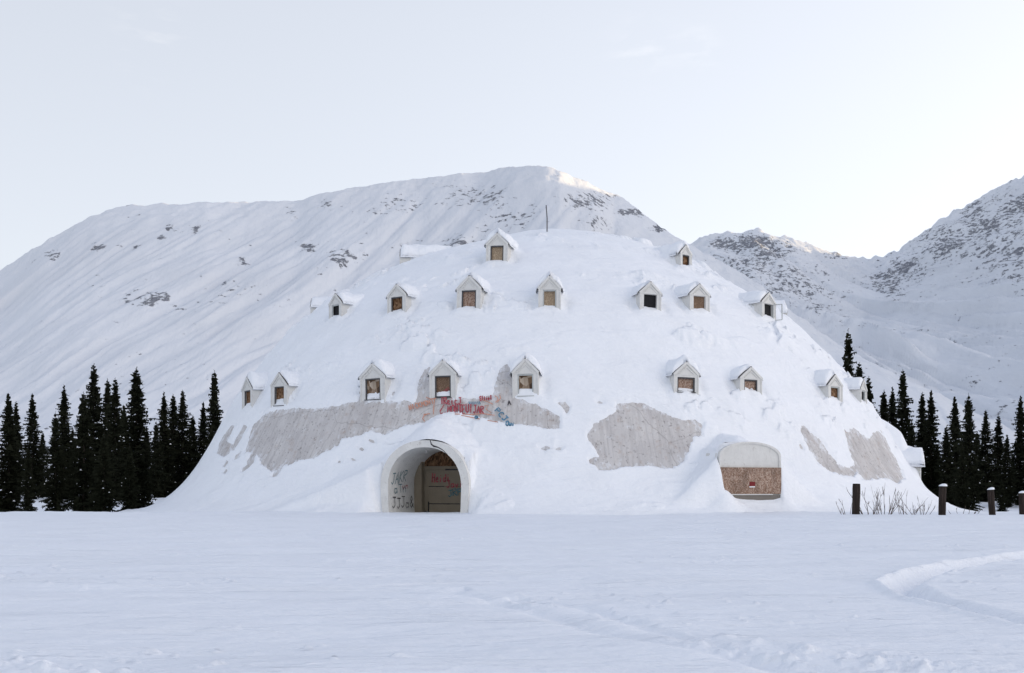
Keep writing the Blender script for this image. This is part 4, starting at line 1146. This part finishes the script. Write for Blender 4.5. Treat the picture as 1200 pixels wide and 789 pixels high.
# ------------------------------------------------------------------ spruces
def spruce_mesh(seed, h, rad_, snow=26):
    rs = np.random.default_rng(seed)
    V, Fa, mi = [], [], []
    def tri(a, b, c, m=0):
        i_ = len(V); V.extend([a, b, c]); Fa.append((i_, i_ + 1, i_ + 2)); mi.append(m)
    z = 0.25
    phase = rs.uniform(0, 6)
    while z < h - 0.15:
        f = z / h
        Rz = rad_ * min((1 - f) ** 0.98, 0.60 - 0.1 * max(0, 0.25 - f)) * (0.88 + 0.20 * math.sin(z * 1.4 + phase) + rs.uniform(-0.22, 0.24)) + 0.08
        if f < 0.14: Rz *= 0.42 + 4.1 * f
        nb = int(rs.integers(7, 11)) if f < 0.85 else 5
        for k in range(nb):
            a = rs.uniform(0, 2 * math.pi)
            L = Rz * rs.uniform(0.55, 1.18)
            if rs.random() < 0.08: L *= 1.35
            ca, sa = math.cos(a), math.sin(a)
            droop = (0.45 - 0.75 * f) * rs.uniform(0.6, 1.3)
            z0 = z + rs.uniform(-0.1, 0.1)
            ns = max(3, int(L / 0.17))
            for s in range(ns):
                t_ = (s + 1) / ns
                rr_ = L * t_
                zz = z0 - droop * rr_ + 0.22 * droop * rr_ * t_
                c = np.array((ca * rr_, sa * rr_, zz))
                for sd_ in (-1, 1):
                    ln = (0.16 + 0.30 * (1 - t_ * 0.6)) * rs.uniform(0.6, 1.3) * (0.55 + 0.45 * min(1, L)) * (0.40 + 0.7 * (1 - f))
                    aa = a + sd_ * rs.uniform(0.5, 1.2)
                    tip = c + np.array((math.cos(aa) * ln, math.sin(aa) * ln, -rs.uniform(0.02, 0.20)))
                    wv = np.array((ca, sa, rs.uniform(-0.5, 0.5))) * rs.uniform(0.06, 0.12)
                    tri(c - wv, c + wv, tip)
                hang = c + np.array((rs.uniform(-.05, .05), rs.uniform(-.05, .05), -rs.uniform(0.12, 0.30)))
                q_ = np.array((ca, sa, 0)) * rs.uniform(0.07, 0.13)
                tri(c - q_, c + q_, hang)
            if f < 0.6 and snow and rs.random() < snow / 800:
                t_ = rs.uniform(0.65, 1.0); rr_ = L * t_; c = np.array((ca * rr_, sa * rr_, z0 - droop * rr_ * 0.85 + 0.05)); s_ = rs.uniform(0.05, 0.14)
                pu = [c + np.array((math.cos(w) * s_ * 1.3, math.sin(w) * s_, -0.04 + rs.uniform(-.02, .02))) for w in np.linspace(0, 2 * math.pi, 6)[:-1]]
                tp = c + np.array((0, 0, s_ * 0.8))
                for w in range(5): tri(pu[w], pu[(w + 1) % 5], tp, 1)
        z += rs.uniform(0.17, 0.34) if f > 0.4 else rs.uniform(0.16, 0.24)
    # spire
    for k in range(7):
        a = rs.uniform(0, 6.28); zz = h - 0.5 + k * 0.08
        tri(np.array((0.02, 0, zz)), np.array((-0.02, 0, zz + 0.06)), np.array((math.cos(a) * 0.14, math.sin(a) * 0.14, zz + 0.05)))
    # ragged inner core of needle triangles, added to block light through the crown
    for k in range(700):
        f = rs.random() ** 1.2; z = 0.3 + f * (h * 0.93 - 0.3); Rr_ = rad_ * min((1 - z / h) ** 1.05, 0.6) * 0.6
        if z / h < 0.1: Rr_ *= 0.6
        a = rs.uniform(0, 6.28); q_ = rs.random() ** 0.5 * Rr_
        c = np.array((math.cos(a) * q_, math.sin(a) * q_, z)); d1, d2 = rs.normal(size=3) * 0.22, rs.normal(size=3) * 0.22
        tri(c + d1, c + d2, c - (d1 + d2) * 0.7)
    return np.array(V), np.array(Fa), mi

TV = []
for k in range(7):
    h = 14.0; rad_ = (2.6, 3.0, 2.4, 3.3, 2.8, 2.3, 2.9)[k]
    V, Fa, mi = spruce_mesh(100 + k, h, rad_)
    o = empty('spruce_tree', (0, 0, -500))
    cr = np_mesh('crown', V, Fa, [M['needle'], M['snow_dome']], o, smooth=False, matidx=mi)
    tk = MB(); tk.tube([(0, 0, -1.0), (0.02, 0.01, h * 0.5), (0, 0, h)], [0.17, 0.10, 0.015], 8)
    tk.build('trunk', M['bark'], o, smooth=True)
    TV.append(o)
used_proto = set()
def plant(px_, top, Y, k, label, wide=1.0):
    X = (px_ - 600) / F * Y
    zg = gh(X, Y)
    hgt = EYE + (HY - top) / F * Y - zg
    src = TV[k % 7]
    if k % 7 in used_proto:
        o = src.copy(); COL.objects.link(o)
        for ch in src.children:
            c = ch.copy(); COL.objects.link(c); c.parent = o
    else:
        o = src; used_proto.add(k % 7)
    s = hgt / 14.0
    o.location = (X, Y, zg - 0.15)
    o.scale = (s * wide, s * wide, s * 1.01)
    o.rotation_euler = (0, 0, random.uniform(0, 6.28))
    tag(o, label, 'tree', 'dark spruces standing either side of the dome')
LT = [
 (-22,470,74,1,'spruce cut by the left edge of the picture',1.0),
 (10,460,76,0,'spruce nearest the left edge with a full dark crown',1.1),
 (19,470,125,2,'thin spire showing just right of the first spruce at the left edge',1.0),
 (38,461,122,4,'separate pointed spruce, second group from the left edge',1.0),
 (33,520,71,5,'small thin spruce in front of the left stand, its foot in a snowy gap',0.9),
 (75,451,120,0,'tall spruce with a notched crown left of the tallest pair',1.0),
 (65,481,74,3,'broad lower spruce leaning on the tall one third from the left',0.9),
 (110,426,80,6,'tallest spruce of the left stand',1.05),
 (98,458,75,1,'spruce close against the left flank of the tallest one',1.0),
 (126,443,120,5,'slender spire just right of the tallest spruce',1.0),
 (135,443,115,2,'slender spruce in the middle of the left stand beside another spire',1.1),
 (145,474,132,4,'short spruce filling the gap before the second tallest spruce',1.0),
 (160,430,84,2,'second tallest spruce of the left stand, narrow and straight',1.25),
 (152,520,72,1,'low bushy spruce at the front right foot of the left stand',1.0),
 (122,505,71,3,'low wide spruce at the front centre of the left stand',1.0),
 (85,500,125,6,'background spruce in the gap left of the tallest one',1.1),
 (50,505,140,1,'background spruce low between the second and third groups',1.1),
 (172,500,142,4,'background spruce in the low gap right of the second tallest',1.2),
 (192,459,136,0,'first spire of the trio left of the dome',1.0),
 (203,462,144,5,'middle spire of the trio left of the dome',1.2),
 (214,457,138,6,'right spire of the trio left of the dome, the densest',1.0),
 (183,492,132,3,'short broad spruce at the left foot of the trio',0.9),
 (226,486,146,2,'short spruce in the gap between the trio and the dome',1.3),
 (238,471,140,4,'spruce just left of the one touching the dome outline',1.0),
 (251,434,138,3,'tall spruce whose right side meets the dome outline',0.82),
 (248,500,134,1,'low spruce against the left slope of the dome',1.0),
]
RT = [
 (994,386,112,3,'tall lone-topped spruce rising above the right shoulder of the dome',0.72),
 (1007,425,118,6,'spruce half hidden by the dome below the highest one on the right',1.0),
 (1018,441,122,2,'thin spire peeping over the right slope of the dome',1.0),
 (1036,456,110,5,'left of two close thin spires right of the dome',1.1),
 (1046,453,112,0,'right of two close thin spires right of the dome',1.0),
 (1058,433,106,6,'tallest full spruce close to the right slope of the dome',0.9),
 (1068,492,100,1,'lower spruce at the right foot of the tallest full one',1.0),
 (1081,459,104,2,'left twin of the pair in the middle of the right stand',1.1),
 (1091,457,102,4,'right twin of the pair in the middle of the right stand',1.0),
 (1109,498,96,5,'short spruce in the dip right of the twin pair',1.2),
 (1119,464,98,0,'slim tall spruce left of the broad one in the right stand',1.0),
 (1135,460,88,3,'broad spruce with snow-flecked boughs above the leaning post',0.85),
 (1128,520,84,1,'low bushy spruce at the foot of the broad one on the right',1.0),
 (1155,480,112,6,'spruce in the paler gap right of the broad one',1.0),
 (1170,486,116,2,'slim spruce second from the gap near the right edge',1.2),
 (1180,508,100,4,'short spruce before the last tall one on the right',1.0),
 (1196,463,104,0,'tall spruce at the right edge of the picture',1.0),
 (1174,560,82,5,'little spruce standing alone in snow behind the right posts',1.3),
 (1212,475,100,6,'spruce cut off by the right edge of the picture',1.0),
 (1145,505,118,5,'background spruce low between the broad one and the paler gap',1.3),
 (1098,520,120,1,'background spruce low behind the twin pair',1.3),
 (1050,510,120,3,'background spruce low behind the thin spires by the dome',1.0),
 (1187,530,125,3,'background spruce low near the right edge',1.2),
]
for row in LT + RT: plant(row[0], row[1], row[2], row[3], row[4], row[5])

# ------------------------------------------------------------------ fence posts
def post(px_, top, bot, Y, w, lean, label, cap=True, flat=False):
    X = (px_ - 600) / F * Y; zg = gh(X, Y); h = EYE + (HY - top) / F * Y - zg
    rt = empty('fence_post', (X, Y, zg))
    rt.rotation_euler = (R(random.uniform(-1, 1)), R(lean), random.uniform(0, 1))
    tag(rt, label, 'post', 'old timber posts right of the dome')
    m = MB(); n_, lv = 14, 12; i0 = 0
    for l in range(lv):
        z_ = -0.5 + (h + 0.5) * l / (lv - 1)
        for j_ in range(n_):
            a = 2 * math.pi * j_ / n_
            q_ = w / 2 * (1 + 0.10 * float(noise(math.cos(a) * 1.4 + px_, math.sin(a) * 1.4, z_ * 0.9))) * (0.93 if l == lv - 1 else 1)
            m.v.append((math.cos(a) * q_, math.sin(a) * q_, z_ + (0.02 * float(noise(a, px_, 0)) if l == lv - 1 else 0)))
    for l in range(lv - 1):
        for j_ in range(n_): m.f.append([l*n_ + j_, l*n_ + (j_+1) % n_, (l+1)*n_ + (j_+1) % n_, (l+1)*n_ + j_]); m.m.append(0)
    m.f.append([(lv-1)*n_ + j_ for j_ in range(n_)]); m.m.append(0)
    m.build('timber', M['post'], rt)
    if cap:
        V, Fq = [], []; nl = 6
        for l in range(nl):
            b_ = l / (nl - 1) * math.pi / 2
            for j_ in range(n_):
                a = 2 * math.pi * j_ / n_; q_ = w * 0.56 * math.cos(b_) * (1 + 0.12 * float(noise(math.cos(a) * 2, math.sin(a) * 2, px_)))
                V.append((math.cos(a) * q_ + 0.02 * l, math.sin(a) * q_, h + 0.003 + w * 0.38 * math.sin(b_)))
        for l in range(nl - 1):
            for j_ in range(n_): Fq.append((l*n_ + j_, l*n_ + (j_+1) % n_, (l+1)*n_ + (j_+1) % n_, (l+1)*n_ + j_))
        np_mesh('snow_cap', V, Fq, M['snow_dome'], rt)
post(1003, 567, 605, 50, 0.38, 0.5, 'thick dark post with a bare flat top, nearest the dome', cap=False)
post(1104, 570, 605, 51, 0.36, 1.5, 'second post from the dome, a little leaning, small snow cap')
post(1163, 574, 606, 51, 0.32, -3.5, 'thinner post tilting to the left below the little spruce, snow on top')
post(1198, 578, 605, 52, 0.30, -1.0, 'short post at the right edge of the picture with a snow cap')

# ------------------------------------------------------------------ bare shrubs
def shrub(px_, Y, n, h, spread, label, seed):
    rs = random.Random(seed)
    X = (px_ - 600) / F * Y; zg = gh(X, Y)
    m = MB()
    for k in range(n):
        a = rs.uniform(0, 6.28); ln = h * rs.uniform(0.45, 1.05); lx = rs.uniform(-1, 1) * spread
        p = Vector((lx * 0.35, rs.uniform(-.2, .2), -0.1)); d = Vector((lx * 0.55, rs.uniform(-.25, .25), 1)).normalized()
        pts = [p]; st = ln / 5
        for s in range(5):
            d = (d + Vector((rs.uniform(-.16, .16), rs.uniform(-.16, .16), 0.03))).normalized(); pts.append(pts[-1] + d * st)
        r0 = rs.uniform(0.011, 0.02)
        m.tube(pts, [r0 * (1 - 0.15 * i_) for i_ in range(6)], 4)
        for q_ in range(rs.randint(1, 4)):
            i_ = rs.randint(1, 4); dd = (d + Vector((rs.uniform(-.9, .9), rs.uniform(-.6, .6), 0.2))).normalized()
            b_ = pts[i_]; l2 = ln * rs.uniform(0.15, 0.35)
            m.tube([b_, b_ + dd * l2 * 0.5, b_ + (dd + Vector((0, 0, .25))).normalized() * l2], [r0 * .7, r0 * .5, r0 * .3], 4)
    o = m.build('shrub', M['twig'])
    o.location = (X, Y, zg)
    tag(o, label, 'shrub', 'leafless shrubs poking from the snow by the posts')
shrub(994, 51.5, 6, 1.1, 1.0, 'few bare twigs slanting left of the nearest post', 1)
shrub(1019, 50.5, 13, 1.5, 1.2, 'bare shrub just right of the nearest post', 2)
shrub(1036, 51.5, 12, 1.75, 1.0, 'tallest bare shrub between the first two posts', 3)
shrub(1060, 51, 8, 1.4, 1.3, 'dark forked shrub midway between the first two posts', 4)
shrub(1077, 52, 9, 1.15, 1.6, 'low sparse twigs just left of the second post', 5)
shrub(1128, 52.5, 7, 0.55, 2.0, 'tiny twigs between the second and third posts', 6)
